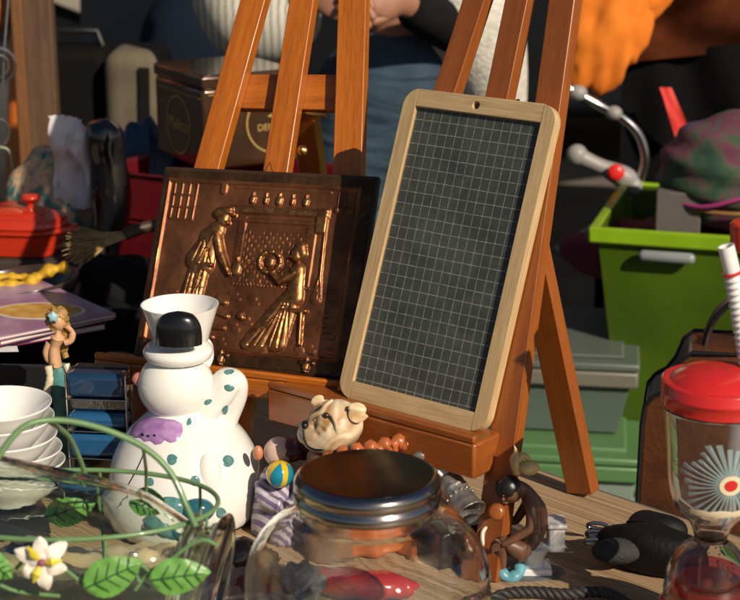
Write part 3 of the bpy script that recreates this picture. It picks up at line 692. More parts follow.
for q in (MB().lathe(sm2(prof, 5), 72), scf, armb, MB().ball(hc, (.0415, .0415, .0385), n=48, m=28)):
    o_ = len(allv); allv += [tuple(p) for p in q.v]; allf += [tuple(i + o_ for i in f_) for f_ in q.f]
BV_ = BVHTree.FromPolygons(allv, allf)
def conform(outline, name, m, off=.0006, bulge=0.0, rings=5):
    cxm = sum(p[0] for p in outline) / len(outline); cym = sum(p[1] for p in outline) / len(outline); n_ = len(outline); v = []
    for j in range(rings + 1):
        s = (j + .02) / (rings + .02)
        for (x, y) in outline:
            d = ray(cxm + (x - cxm) * s, cym + (y - cym) * s).normalized(); h = BV_.ray_cast(C0 - SC, d)
            if h[0] is None: q = v[-1] if v else Vector()
            else:
                nr = h[1] if h[1].dot(d) < 0 else -h[1]; q = h[0] + nr * (off + bulge * (1 - s ** 3)) if j < rings else h[0] + nr * (off * .2)
            v.append(q)
    f = [tuple(range(n_))] + [(j * n_ + k, (j + 1) * n_ + k, (j + 1) * n_ + (k + 1) % n_, j * n_ + (k + 1) % n_) for j in range(rings) for k in range(n_)]
    return obj(name, MB().add(v, f), m, sn, sharp=180)
def ell(x, y, rx, ry, rot=0, n_=28, wob=.05):
    o = []
    for i in range(n_):
        t_ = 2 * math.pi * i / n_; w_ = 1 + wob * math.sin(3 * t_ + x); X_, Y_ = rx * math.cos(t_) * w_, ry * math.sin(t_) * w_; o.append((x + X_ * math.cos(R(rot)) - Y_ * math.sin(R(rot)), y + X_ * math.sin(R(rot)) + Y_ * math.cos(R(rot))))
    return o
for (a, b2, r) in ((172, 459.5, 5.3), (228, 461, 5.7), (195, 481, 5.0), (150, 482, 4.0), (221, 513, 5.2)): conform(ell(a, b2, r, r * 1.05), 'dot', TEAL)
for (a, b2, rx, ry, ro) in ((229, 372, 5.2, 2.6, -8), (229, 388, 5.2, 3.4, 10), (225, 410, 3.0, 4.8, 20), (208, 402, 4.2, 2.5, -30), (189, 422, 2.4, 4.0, 10)): conform(ell(a, b2, rx, ry, ro), 'dot', TEAL)
bw = [(129, 434), (133, 427), (138, 421), (147, 417), (157, 417.5), (166, 419), (175, 420), (182, 424), (183, 431), (180, 438), (175, 442), (170, 443), (165, 440), (161, 444), (155, 445), (150, 441), (144, 442), (140, 438), (134, 438)]
conform(bw, 'bow', PUR, off=.0012, bulge=.0022, rings=7)
for (a, b2) in ((144, 436), (150, 437.5), (156, 437)): conform(ell(a, b2, 1.9, 1.8), 'bow_dot', BLACKG, off=.0044, rings=2)
conform(ell(143, 368, 1.6, 2.6), 'eye', BLACKG)
# painted seam and shoe
ln = []
for i in range(15):
    t_ = i / 14; h = onbody(146 - 22 * t_ ** 1.3, 446 + 46 * t_, .0002)
    if h: ln.append(h[0])
if len(ln) > 3: obj('painted_line', MB().tube(ln, .0007, 6), BLACKG, sn)
obj('shoe', MB().ball(SP(172, 508, -.078), (.022, .014, .016), n=28, m=16), TEAL, sn); obj('shoe', MB().ball(SP(196, 510, -.080), (.020, .013, .014), n=28, m=16), mat('dark_blue_glaze', (.02, .10, .14), .12, coat=.6), sn)
obj('base_line', MB().lathe([(.0765, .0045), (.0775, .0052), (.0772, .0065), (.0762, .0058)], 64), BLACKG, sn)

# ============================================================ FRONT OBJECTS
GREEN = mat('green_enamel', (.145, .265, .11), .35, coat=.2, var=.15, vscale=60)
LEAFM = mat('leaf_green_paint', (.13, .33, .06), .4, var=.25, vscale=120); VEIN = mat('leaf_vein_paint', (.02, .07, .02), .5)
# ---------- green wire basket
BK = Vector((Y(80, 560, 1.36).x, 1.36, 0))
bs = thing('wire_basket', 'green enamelled wire basket with tin leaves and a flower, front left corner', 'basket', BK)
zr = Y(110, 505, 1.36).z
def W2L(p): return Vector(p) - BK
ringc = G(92, 503, zr); ra = abs(G(218, 503, zr).x - ringc.x)
fr_ = G(92, 540, zr); bk_ = G(92, 470, zr); rb = (bk_.y - fr_.y) / 2; rcy = (bk_.y + fr_.y) / 2
ring = [Vector((ringc.x - .02 + (ra + .02) * math.cos(a), rcy + rb * math.sin(a), zr)) - BK for a in [2 * math.pi * i / 72 for i in range(72)]]
obj('rim_ring', MB().tube(ring, .0022, 10, closed=True), GREEN, bs)
ring2 = [Vector((ringc.x - .02 + (ra * .93) * math.cos(a), rcy + rb * .93 * math.sin(a), .012)) - BK for a in [2 * math.pi * i / 60 for i in range(60)]]
obj('foot_ring', MB().tube(ring2, .0026, 8, closed=True), GREEN, bs)
for i in range(7):
    a = 2 * math.pi * (i + .62) / 7; cx_, sy_ = math.cos(a), math.sin(a)
    p = [Vector((ringc.x - .02 + (ra + .02) * cx_, rcy + rb * sy_, zr)), Vector((ringc.x - .02 + (ra + .016) * cx_, rcy + rb * 1.04 * sy_, zr * .5)), Vector((ringc.x - .02 + ra * .93 * cx_, rcy + rb * .93 * sy_, .012))]
    obj('upright_wire', MB().tube(smooth([q - BK for q in p], 5), .0014, 8), GREEN, bs)
hpth = [Y(-28, 505, 1.31), Y(-5, 462, 1.31), Y(22, 428, 1.32), Y(55, 420, 1.33), Y(100, 428, 1.335), Y(143, 447, 1.335), Y(170, 472, 1.33), Y(186, 505, 1.32), Y(196, 527, 1.31)]
obj('handle', MB().tube(smooth([q - BK for q in hpth], 6), .0027, 12), GREEN, bs)
h2 = [Y(50, 422, 1.335), Y(68, 436, 1.38), Y(80, 460, 1.41), Y(86, 478, 1.425)]
obj('handle', MB().tube(smooth([q - BK for q in h2], 5), .0022, 10), GREEN, bs)
h3 = [Y(143, 447, 1.335), Y(146, 470, 1.40), Y(146, 492, 1.42)]
obj('handle', MB().tube(smooth([q - BK for q in h3], 5), .0016, 8), GREEN, bs)
# wire curls
for pts in ([(218, 546), (205, 540), (190, 545), (170, 560), (150, 572), (135, 590)], [(150, 572), (140, 565), (137, 578), (150, 588)], [(42, 562), (65, 570), (80, 582), (88, 592), (82, 575)], [(15, 570), (28, 556), (42, 550)], [(0, 585), (20, 592), (60, 596)]):
    obj('wire_curl', MB().tube(smooth([Y(a, b2, 1.262 + .0) - BK for a, b2 in pts], 6), .0016, 8), GREEN, bs)
def leaf(px, py, w_, h_, rot, lab, yy=1.255):
    c = Y(px, py, yy); n_ = 22; v = []; f = []; ts = []
    Fm = Matrix.Translation(c) @ Matrix.Rotation(R(8), 4, 'Z') @ Matrix.Rotation(R(-12), 4, 'X') @ Matrix.Rotation(R(rot), 4, 'Y')
    pts = []
    for i in range(n_ + 1):
        t_ = i / n_; wd = math.sin(math.pi * t_ ** .85) ** .75 * (1 - .25 * t_); zz = .035 * math.sin(t_ * 60) if 0 < i < n_ else 0
        pts.append((-w_ / 2 + w_ * t_, h_ / 2 * (wd + zz * .6)))
    for i, (x, hy) in enumerate(pts):
        for j in range(-3, 4): s = j / 3; v.append((x, -.0012 * (1 - s * s) - .0015 * math.cos(x * 70) + .0012 * abs(s) + .0006 * math.sin(x * 300 + s * 4), hy * s))
    for i in range(n_):
        for j in range(6): a = i * 7 + j; f.append((a, a + 7, a + 8, a + 1))
    v2 = [(a, b2 + .0008, c2) for a, b2, c2 in v]; m_ = len(v)
    f2 = f + [tuple(reversed([q + m_ for q in k_])) for k_ in f]
    o = obj('tin_leaf', MB().add(v + v2, f2), LEAFM, bs, frame=Fm, sharp=180, label=lab)
    q = MB(); q.tube([(-w_ * .48, -.0022, 0), (-w_ * .2, -.0029, 0), (0, -.0031, .0005), (w_ * .2, -.0029, 0), (w_ * .40, -.0024, 0)], [.0008, .0008, .0007, .0006, .0004], 6)
    for k in range(4):
        x0 = -w_ * .3 + w_ * .18 * k
        for s in (-1, 1): q.tube([(x0, -.0030, 0), (x0 + w_ * .07, -.0028, s * h_ * .14), (x0 + w_ * .15, -.0022, s * h_ * .30)], [.0006, .0006, .0003], 5)
    obj('vein', q, VEIN, o, frame=Fm)
leaf(72, 508, .050, .034, -15, None, yy=1.46); leaf(150, 500, .034, .024, 20, None, yy=1.455)
solo('glazed_pot', MB().lathe(sm2([(0, 0), (.030, 0), (.034, .012), (.030, .04), (.018, .055), (0, .058)], 3), 32), mat('dark_navy_glaze', (.01, .02, .05), .15, coat=.6), 'dark navy glazed pot seen through the lying glass bottle', 'pot', (-.335, 1.555, 0)); solo('glazed_pot', MB().lathe(sm2([(0, 0), (.022, 0), (.026, .012), (.022, .03), (.012, .04), (0, .042)], 3), 32), mat('dark_navy_glaze', (.01, .02, .05), .15), 'small dark navy pot in front of the snowman pitcher behind the bottle', 'pot', (-.235, 1.56, 0))
leaf(113, 575, .052, .036, -22, None); leaf(180, 576, .050, .034, -4, None); leaf(-3, 567, .030, .024, 40, None)
fl = Y(42, 562, 1.245); FM = Matrix.Translation(fl) @ Matrix.Rotation(R(-12), 4, 'X')
PET = mat('cream_petal_paint', (.78, .72, .62), .4, var=.12, vscale=90); YEL = mat('yellow_petal_paint', (.62, .52, .04), .45)
fo = obj('tin_flower', MB().ball((0, -.003, 0), (.0035, .003, .0035), n=14, m=8), mat('plum_paint', (.25, .06, .12), .4), bs, frame=FM)
for k in range(6):
    a = R(90 + 60 * k + 8); L_ = .020 + .004 * (k % 2); d = Vector((math.cos(a), 0, math.sin(a))); q_ = Vector((-math.sin(a), 0, math.cos(a))); v = []; f = []
    for i in range(8):
        t_ = i / 7; wd = .0066 * math.sin(math.pi * (t_ * .93 + .05)) ** .7
        for j in range(-2, 3): s = j / 2; v.append(d * L_ * t_ + q_ * wd * s + Vector((0, -.006 * t_ + .010 * t_ * t_ - .0015 * (1 - abs(s)) - .002 * math.sin(t_ * 7 + k), 0)))
    for i in range(7):
        for j in range(4): a_ = i * 5 + j; f.append((a_, a_ + 5, a_ + 6, a_ + 1))
    m_ = len(v); v2 = [p + Vector((0, .0007, 0)) for p in v]; f += [tuple(reversed([x + m_ for x in g])) for g in f]
    pe = obj('petal', MB().add(v + v2, f), PET, fo, frame=FM, sharp=180)
for k in (0, 2, 4):
    a = R(90 + 60 * k + 38); d = Vector((math.cos(a), 0, math.sin(a))); q_ = Vector((-math.sin(a), 0, math.cos(a)))
    obj('petal', MB().tube([d * .002 + Vector((0, -.0035, 0)), d * .009 + Vector((0, -.0065, 0)), d * .017 + Vector((0, -.004, 0))], [.001, .0036, .0008], 8, flat=.35, upv=(0, 1, 0)), YEL, fo, frame=FM)

# ---------- big glass bottle lying in the basket
ax0 = Y(-62, 528, 1.375); ax1 = Y(214, 588, 1.335); dax = (ax1 - ax0).normalized()
BM_ = frame_from(ax0, dax, (0, 1, 0)); LL = (ax1 - ax0).length
BGL = thin_glass('bottle_glass', (.95, .975, .93), refl=2.0, bump=.8, bscale=22, refr=.42, rough=.006, edge=(.35, .42, .28))
bt = thing('glass_bottle', 'clear greenish glass bottle lying inside the green wire basket', 'bottle', M=BM_)
bp_ = sm2([(0, 0), (.050, .002), (.066, .012), (.073, .035), (.073, .12), (.068, .17), (.056, .205), (.050, .222), (.053, .232), (.056, .242), (.052, .248)], 5)
o = obj('bottle_wall', MB().lathe(shell(bp_[1:], .0045, .006), 96, fn=lambda r, z, a: (r * (1 + .012 * math.sin(a * 5 + z * 40)), z)), RG2, bt, sharp=180); o.cycles.is_caustics_caster = True
for zz, rr_ in ((.222, .0525), (.249, .0585)):
    obj('mouth_ring', MB().lathe([(rr_ + .0040 + .0028 * math.cos(a), zz + .0028 * math.sin(a)) for a in [2 * math.pi * i / 12 for i in range(13)]], 60), RG2, bt)
# crumpled silk and wrapping seen beneath / through the bottle
def cloth(name, label, cat, c, sx_, sy_, hgt, m_, seed, n_=46, rot=0, z0=.002, fq=1.0):
    mb_ = MB(); v = []; f = []; rs = random.Random(seed); ox = rs.random() * 50
    for i in range(n_ + 1):
        for j in range(n_ + 1):
            x = (i / n_ - .5); y = (j / n_ - .5); e_ = max(0, 1 - (2 * max(abs(x), abs(y))) ** 4)
            q = noise.noise(Vector((x * 3.2 * fq + ox, y * 3.2 * fq, seed))) * .6 + abs(noise.noise(Vector((x * 7 * fq + ox, y * 5 * fq, seed + 9)))) * .7
            wx = noise.noise(Vector((x * 2 + ox, y * 2, 5))) * .12
            v.append(((x + wx * e_) * sx_, (y + wx) * sy_, hgt * (.45 + .55 * (.5 + q)) * e_ ** .5))
    for i in range(n_):
        for j in range(n_): a = i * (n_ + 1) + j; f.append((a, a + n_ + 1, a + n_ + 2, a + 1))
    o = solo(name, mb_.add(v, f), m_, label, cat, (c[0], c[1], z0), R(rot), sharp=180); return o
GOLD = mat('gold_lame_cloth', (.72, .55, .32), .38, metal=.15, var=.3, vscale=30, rvar=.12, bump=.2)
cloth('cloth', 'crumpled shiny beige satin cloth lying under the glass bottle', 'cloth', (-.33, 1.44), .40, .36, .060, GOLD, 3, fq=1.6)
cloth('cloth', 'dusty pink and grey cloth between the snowman pitcher and the glass jar', 'cloth', (-.135, 1.545), .11, .13, .022, mat('dusty_pink_cloth', (.34, .25, .22), .8, col2=(.25, .16, .15), vscale=60, bump=.3), 12, rot=20)

# ---------- stack of white bowls
bc = G(0, 466); bc = Vector((Y(-1, 430, 1.72).x, 1.72, 0)); ztop = Y(0, 403, 1.72).z
ords = ['topmost', 'second from top', 'middle', 'fourth from top', 'lowest']
pr_ = sm2([(.020, 0), (.026, .001), (.032, .010), (.046, .026), (.0545, .038), (.0575, .0425), (.0560, .0435), (.050, .036), (.034, .0165), (.018, .0065), (0, .006)], 4)
bl = None
base_z = .004
for i in range(5):
    zz = ztop - .0435 - .0165 * i
    off = ((0, 0), (.002, .001), (.004, -.002), (.007, 0), (.0095, .002))[i]
    if zz < 0: zz = max(zz, 0)
    mb = MB().lathe(pr_, 72); mb.f = [f_ for f_ in mb.f if len(f_) < 10 or True]
    lab = '%s white bowl of the stack at the left edge' % ords[i]
    if bl is None: bl = solo('bowl', mb, WHITEC, lab, 'bowl', (bc.x, bc.y, zz), 0, 'stack of white bowls'); b0 = bl
    else:
        b0 = bl.copy(); COL.objects.link(b0); b0.matrix_basis = Matrix.Translation((bc.x + off[0], bc.y + off[1], zz)) @ Matrix.Rotation(i * .7, 4, 'Z') @ Matrix.Rotation(R(1.5 * i - 2), 4, 'X'); b0['label'] = lab
lowz = ztop - .0435 - .0165 * 4
if lowz > .01: solo('box', MB().box((0, 0, lowz / 2 - .001), (.085, .085, lowz - .002)), BLACKP, 'small black box under the stack of white bowls', 'box', (bc.x + .004, bc.y, 0), .3, bevel=.002)

# ---------- blue glass and chrome object (stacked rounded bars)
bx0 = Y(99, 420, 1.79); kx = mm(1.79); bz = Y(99, 372, 1.79).z
bb = thing('blue_glass_casket', 'dark blue glass and chrome casket of stacked rounded bars behind the basket handle', 'casket', (bx0.x, 1.80, 0), R(-6))
BLU = mat('dark_blue_glass', (.010, .035, .085), .06, coat=1, rvar=.03); BLU2 = mat('mid_blue_enamel', (.015, .085, .20), .15, coat=.8)
def zz_(py): return Y(99, py, 1.79).z
W_ = 62 * kx
obj('case', MB().box((0, .020, zz_(455) / 2), (W_ * .98, .05, zz_(455))), BLACKG, bb, bevel=.005, seg=3)
for (a, b2, m_) in ((373, 397, BLU), (413, 427, BLU2), (433, 456, BLU2)):
    obj('glass_bar', MB().box((0, -.004, (zz_(a) + zz_(b2)) / 2), (W_, .026, zz_(a) - zz_(b2))), m_, bb, bevel=.0065, seg=4)
obj('relief_band', MB().box((0, 0, (zz_(397) + zz_(413)) / 2), (W_ * .96, .014, zz_(397) - zz_(413) - .0015)), mat('mottled_chrome', (.35, .34, .34), .12, metal=1, bump=1.0, bscale=70), bb, bevel=.003)
obj('back_panel', MB().box((0, .018, (zz_(373) + zz_(455)) / 2), (W_ * .96, .02, zz_(373) - zz_(455))), BLACKG, bb, bevel=.004)
for (a) in (398, 430, 457):
    obj('chrome_strip', MB().box((0, -.0065, zz_(a)), (W_ * 1.02, .022, .0014)), CHROME, bb, bevel=.0006)
for s in (-1, 1): obj('chrome_post', MB().tube([(s * W_ * .50, -.014, .002), (s * W_ * .50, -.014, zz_(374))], .0012, 8), CHROME, bb)

# ---------- mermaid figurine
me_c = Vector((Y(58, 400, 1.90).x, 1.90, 0)); mr = thing('mermaid_figurine', 'small mermaid figurine with golden hair and teal tail behind the bowls', 'figurine', me_c)
def ML(px, py, dy=0): return Y(px, py, 1.90 + dy) - me_c
SKIN = mat('painted_skin', (.62, .36, .20), .4, var=.1, vscale=80); HAIRG = mat('golden_hair_paint', (.45, .26, .07), .45, var=.5, vscale=150, bump=.6, bscale=250)
TAILM = mat('teal_tail_paint', (.10, .30, .28), .4, var=.4, vscale=70); CREAM = mat('cream_paint', (.70, .60, .42), .45, var=.2, vscale=90)
mb = MB(); mb.tube(smooth([ML(57, 372), ML(54, 352), ML(57, 340), ML(58, 335), ML(58, 325)], 4), [.011, .010, .0095, .0095, .009, .0085, .008, .0095, .010, .011, .0115, .0115, .006, .0052, .005, .005, .005], 20, flat=.75)
mb.ball(ML(58, 321), (.0095, .0095, .0115), n=20, m=14)
obj('body', mb, SKIN, mr, sub=1)
obj('arm', MB().tube(smooth([ML(49, 343), ML(46, 353), ML(50, 362), ML(56, 366, -.012)], 5), [.0042] * 10 + [.003] * 6, 10), SKIN, mr)
obj('arm', MB().tube(smooth([ML(65, 343), ML(71, 340), ML(72, 332), ML(66, 326, -.004)], 5), [.004] * 10 + [.003] * 6, 10), SKIN, mr)
mb = MB().ball(ML(57, 319, .004), (.0135, .0125, .0150), n=28, m=18, fn=lambda d: 1 + .12 * math.sin(d.x * 9 + d.z * 12)); mb.tube(smooth([ML(62, 322, .006), ML(66, 334, .01), ML(63, 348, .014), ML(66, 358, .012)], 5), [.008] * 8 + [.006] * 4 + [.004] * 4, 10); obj('hair', mb, HAIRG, mr)
obj('hair_flower', MB().ball(ML(53, 317, -.012), (.0062, .004, .0062), n=18, m=10, fn=lambda d: 1 + .15 * math.sin(5 * math.atan2(d.z, d.x))), mat('sky_blue_paint', (.30, .50, .55), .4), mr)
mb = MB(); mb.tube(smooth([ML(57, 366), ML(60, 385), ML(62, 410), ML(58, 440), Vector((0, 0, .004))], 5), [.0125 + .002 * math.sin(i * .5) for i in range(21)], 24); obj('tail', mb, TAILM, mr)
mb = MB(); mb.tube(smooth([ML(48, 366, -.01), ML(50, 378, -.012), ML(47, 392, -.012), ML(46, 415, -.01)], 5), [.004, .005, .0045, .005] * 4, 10); mb.tube(smooth([ML(66, 364, -.008), ML(69, 372, -.01)], 5), .004, 8); obj('frill', mb, CREAM, mr)
obj('base', MB().lathe([(0, 0), (.024, 0), (.026, .004), (.022, .010), (0, .012)], 32), CREAM, mr)

# ---------- bulldog bust in an orange frilled coat
dg_y = 1.672; DC = Vector((Y(335, 450, dg_y).x, dg_y, 0)); kd = mm(dg_y)
dog = thing('bulldog_figurine', 'cream and tan bulldog head figurine in an orange frilled coat behind the jar', 'figurine', DC)
DM = Matrix.Translation(DC)
def DL(px, py, dy=0): return Y(px, py, dg_y + dy) - DC
FUR = bpy.data.materials.new('bulldog_paint'); FUR.use_nodes = True; n = FUR.node_tree.nodes; l = FUR.node_tree.links; b = n['Principled BSDF']
tc = n.new('ShaderNodeTexCoord'); t = n.new('ShaderNodeTexNoise'); t.inputs['Scale'].default_value = 26; t.inputs['Detail'].default_value = 5; t.inputs['Distortion'].default_value = 1.2; l.new(tc.outputs['Object'], t.inputs[0])
cr = n.new('ShaderNodeValToRGB'); cr.color_ramp.elements[0].position = .40; cr.color_ramp.elements[1].position = .62; cr.color_ramp.elements[0].color = (.36, .19, .075, 1); cr.color_ramp.elements[1].color = (.74, .63, .44, 1)
l.new(t.outputs[0], cr.inputs[0]); l.new(cr.outputs[0], b.inputs[0]); b.inputs['Roughness'].default_value = .42
# head built as one height-modulated ball facing -x, with jowl, muzzle, brow folds pushed out
hc_ = DL(336, 424); 
def doghead():
    n_, m_ = 96, 64; v = []; f = []
    bumps = [  # centre direction, spread, amount  (x = -1 is the nose side, z up, y = -1 towards camera)
        ((-1, -.1, -.30), .38, .42), ((-.92, -.55, -.55), .34, .26), ((-.9, .4, -.5), .36, .24), ((-.86, -.62, -.95), .28, .12), ((-.75, -.2, .62), .30, .10),
        ((-.55, -.75, .62), .20, .09), ((-.2, -1, -.45), .50, .14), ((-.4, -.9, -.85), .36, .18), ((.35, -.8, -.2), .5, .05), ((-.98, -.25, .12), .12, .10)]
    dents = [((-.80, -.62, .14), .12, .15), ((-.95, .3, .15), .12, .12), ((-.85, -.35, .40), .07, .08), ((-.70, -.6, .42), .06, .06), ((-.45, -.9, .05), .10, .08), ((-.98, -.4, -.62), .07, .13), ((-.15, -1, .1), .10, .05), ((-.6, -.75, -.12), .07, .07), ((-1, -.1, -.02), .09, .12)]
    for i in range(m_ + 1):
        th = math.pi * i / m_
        for k in range(n_):
            a = 2 * math.pi * k / n_; d = Vector((math.sin(th) * math.cos(a), math.sin(th) * math.sin(a), -math.cos(th))); r = 1.0
            for c, s, h_ in bumps: r += h_ * math.exp(-((d - Vector(c).normalized()).length / s) ** 2)
            for c, s, h_ in dents: r -= h_ * math.exp(-((d - Vector(c).normalized()).length / s) ** 2)
            wr = math.sin((d.x * .8 + d.z * 1.1) * 19 + d.y * 4); r += .010 * wr * max(0, min(1, -d.x * 1.2 + .2))
            r += .012 * noise.noise(d * 5)
            v.append(Vector((d.x * .0285 * r + .0, d.y * .027 * r, d.z * .0260 * r)) + hc_)
    for i in range(m_):
        for k in range(n_): f.append((i * n_ + k, i * n_ + (k + 1) % n_, (i + 1) * n_ + (k + 1) % n_, (i + 1) * n_ + k))
    return MB().add(v, f)
obj('head', doghead(), FUR, dog, sharp=180)
obj('nose', MB().ball(DL(304.5, 425, -.012), (.0048, .0068, .0048), n=20, m=12, fn=lambda d: 1 - .2 * abs(d.y)), BLACKG, dog)
obj('eye', MB().ball(DL(326, 415.5, -.0210), (.0036, .0028, .0034), n=16, m=10), mat('eye_brown', (.03, .015, .008), .1, coat=.8), dog)
TANP = mat('tan_paint', (.50, .30, .13), .42, col2=(.68, .55, .36), vscale=70)
def ear(px, py, dy, s, rot):
    FE = Matrix.Translation(DC + DL(px, py, dy)) @ Matrix.Rotation(R(rot), 4, 'Y')
    def ef(d): return 1 + .30 * d.x * (d.z < 0) - .10 * math.exp(-((d.z - .25) / .16) ** 2)
    q = MB().ball((0, 0, 0), (.0135 * s, .0036 * s, .0125 * s), n=32, m=22, fn=ef)
    for i_, p in enumerate(q.v): q.v[i_] = Vector((p.x + .15 * p.z, p.y - 38 * p.z * p.z * (p.z < 0) + .003 * (p.z > .004), p.z))
    e_ = obj('ear', q, TANP, dog, frame=FE, sharp=180)
ear(356, 412, -.019, .78, 18); ear(318, 403, .012, .6, -20)
obj('lips', MB().tube(smooth([DL(303, 430, -.016), DL(304, 438, -.019), DL(308, 446, -.020), DL(316, 450, -.024), DL(326, 449, -.026)], 5), [.0012, .0016] * 10 + [.001], 8), BLACKG, dog)
obj('brow_fold', MB().tube(smooth([DL(333, 400, -.022), DL(326, 405, -.024), DL(321, 412, -.024), DL(313, 416, -.020), DL(309, 421, -.015)], 5), [.0016 + .0012 * math.sin(i / 20 * math.pi) for i in range(21)], 10), TANP, dog)
obj('cheek_fold', MB().tube(smooth([DL(331, 413, -.025), DL(336, 424, -.027), DL(337, 436, -.027), DL(331, 444, -.026)], 5), [.0010 + .0016 * math.sin(i / 15 * math.pi) for i in range(16)], 10), FUR, dog)
ORC = mat('orange_ceramic', (.48, .13, .04), .35, coat=.3, var=.35, vscale=50, bump=.3, bscale=90)
obj('body', MB().lathe(sm2([(0, 0), (.036, 0), (.040, .010), (.036, .05), (.030, .085), (.026, .105), (0, .112)], 4), 48, fn=lambda r, z, a: (r * (1 + .05 * math.sin(a * 5 + z * 60)), z)), mat('brown_fur_paint', (.20, .10, .05), .5, var=.4, vscale=60), dog)
fr = []
for i in range(60):
    t_ = i / 59; fr.append(DL(322 + 82 * t_, 458 - 16 * t_ ** 1.5 + 2.5 * math.sin(t_ * 40), -.012 - .02 * math.sin(t_ * math.pi)))
obj('frilled_collar', MB().tube(fr, [.0075 + .0022 * math.sin(i * 1.3) for i in range(60)], 14), ORC, dog, sharp=180)
obj('coat', MB().lathe(sm2([(0, 0), (.045, 0), (.05, .02), (.046, .07), (.040, .098), (0, .102)], 4), 64, c=(.028, .012, 0), fn=lambda r, z, a: (r * (1 + .05 * math.sin(a * 9 + z * 20)), z)), ORC, dog)
obj('neck_band', MB().tube([DL(338, 448, -.022), DL(346, 450, -.026), DL(356, 447, -.022)], .0035, 10), TEAL, dog)

# ---------- small figurine hugging a painted ball, right of the snowman
cl_y = 1.70; CC = Vector((Y(276, 500, cl_y).x, cl_y, 0)); clw = thing('clown_figurine', 'little clown figurine in striped lilac clothes holding a yellow and blue ball', 'figurine', CC)
def CL_(px, py, dy=0): return Y(px, py, cl_y + dy) - CC
STR = bpy.data.materials.new('lilac_stripes'); STR.use_nodes = True; n = STR.node_tree.nodes; l = STR.node_tree.links; b = n['Principled BSDF']
tc = n.new('ShaderNodeTexCoord'); wv = n.new('ShaderNodeTexWave'); wv.inputs['Scale'].default_value = 42; wv.inputs['Distortion'].default_value = 1.5; wv.bands_direction = 'DIAGONAL'; l.new(tc.outputs['Object'], wv.inputs[0])
cr = n.new('ShaderNodeValToRGB'); cr.color_ramp.interpolation = 'EASE'; cr.color_ramp.elements[0].position = .35; cr.color_ramp.elements[1].position = .6; cr.color_ramp.elements[0].color = (.16, .12, .22, 1); cr.color_ramp.elements[1].color = (.46, .42, .48, 1)
l.new(wv.outputs['Fac'], cr.inputs[0]); l.new(cr.outputs[0], b.inputs[0]); b.inputs['Roughness'].default_value = .4
obj('body', MB().lathe(sm2([(0, 0), (.026, 0), (.030, .010), (.026, .04), (.020, .062), (.012, .074), (0, .078)], 4), 40, c=(.002, .006, 0)), STR, clw)
obj('sleeve', MB().tube(smooth([CL_(262, 482, -.004), CL_(266, 500, -.018), CL_(282, 506, -.026)], 6), [.008 + .001 * (i % 2) for i in range(13)], 14), STR, clw)
obj('sleeve', MB().tube(smooth([CL_(296, 486, 0), CL_(298, 500, -.015), CL_(288, 508, -.026)], 6), [.008 + .001 * (i % 2) for i in range(13)], 14), STR, clw)
PINKP = mat('pink_speckled_paint', (.66, .40, .33), .4, col2=(.62, .50, .40), vscale=110)
obj('head', MB().ball(CL_(279, 452, .006), (.0165, .015, .0165), n=28, m=18), PINKP, clw)
obj('ear', MB().ball(CL_(258, 453, -.002), (.0055, .005, .0085), n=16, m=10), mat('orange_skin_paint', (.55, .20, .10), .35, coat=.3), clw)
obj('cap', MB().ball(CL_(296, 449, .006), (.0165, .016, .013), n=28, m=16, fn=lambda d: 1 + .1 * math.sin(6 * math.atan2(d.z, d.x))), mat('dark_plum_paint', (.09, .02, .035), .4), clw)
bo = obj('ball', MB().ball((0, 0, 0), .0148, n=40, m=28), mat('yellow_glaze', (.66, .42, .02), .15, coat=.6), clw, frame=Matrix.Translation(CC + CL_(279.5, 474, -.020)) @ Matrix.Rotation(R(10), 4, 'Y'))
def lune(a0, a1, r):
    v = []; f = []
    for i in range(21):
        th = .32 + (math.pi - .64) * i / 20; wdt = math.sin((i / 20) * math.pi) ** .6
        for j in range(9): a = (a0 + a1) / 2 + (a1 - a0) / 2 * (j / 4 - 1) * wdt; v.append((r * math.sin(th) * math.cos(a), r * math.sin(th) * math.sin(a), r * math.cos(th)))
    for i in range(20):
        for j in range(8): a = i * 9 + j; f.append((a, a + 9, a + 10, a + 1))
    return MB().add(v, f)
for a in (-100, -25, 60, 150): obj('blue_segment', lune(R(a - 26), R(a + 26), .0152), mat('turquoise_glaze', (.01, .22, .34), .15, coat=.6), bo, frame=RM[bo.name])

# ---------- pewter candlestick lying tilted between jar and easel
p_hi = Y(430, 455, 1.66); p_lo = Y(470, 513, 1.60); d = (p_lo - p_hi); FM = frame_from(p_hi, d, (0, 0, 1)); LN = d.length
PEW = mat('pewter', (.42, .39, .35), .34, metal=.7, var=.45, vscale=90, rvar=.1, bump=.8, bscale=110)
cs = thing('pewter_candlestick', 'ornate pewter candlestick tipped over beside the glass jar', 'candlestick', M=FM)
tw = lambda r, z, a: (r * (1 + (.10 if z < LN * .45 else .05) * math.sin(a * 7 + z * 260)), z)
obj('foot', MB().lathe(sm2([(0, -.008), (.010, -.010), (.021, -.004), (.0235, .004), (.017, .011), (.010, .016), (.012, .020)], 4), 72, fn=tw), PEW, cs)
obj('stem', MB().lathe(sm2([(.010, .016), (.015, .022), (.017, .028), (.011, .035), (.014, .039), (.0145, LN * .62)], 4), 72, fn=tw), PEW, cs)
obj('socket', MB().lathe(sm2([(.0125, LN * .58), (.0155, LN * .62), (.0145, LN * .70), (.0160, LN * .92), (.0182, LN), (.0170, LN + .001), (.0142, LN * .93), (.0135, LN * .68), (0, LN * .66)], 4), 48), PEW, cs)
for k in range(14):
    a = 2 * math.pi * k / 14; obj('bead', MB().ball((.0152 * math.cos(a), .0152 * math.sin(a), LN * .74), .0017, n=8, m=6), PEW, cs)
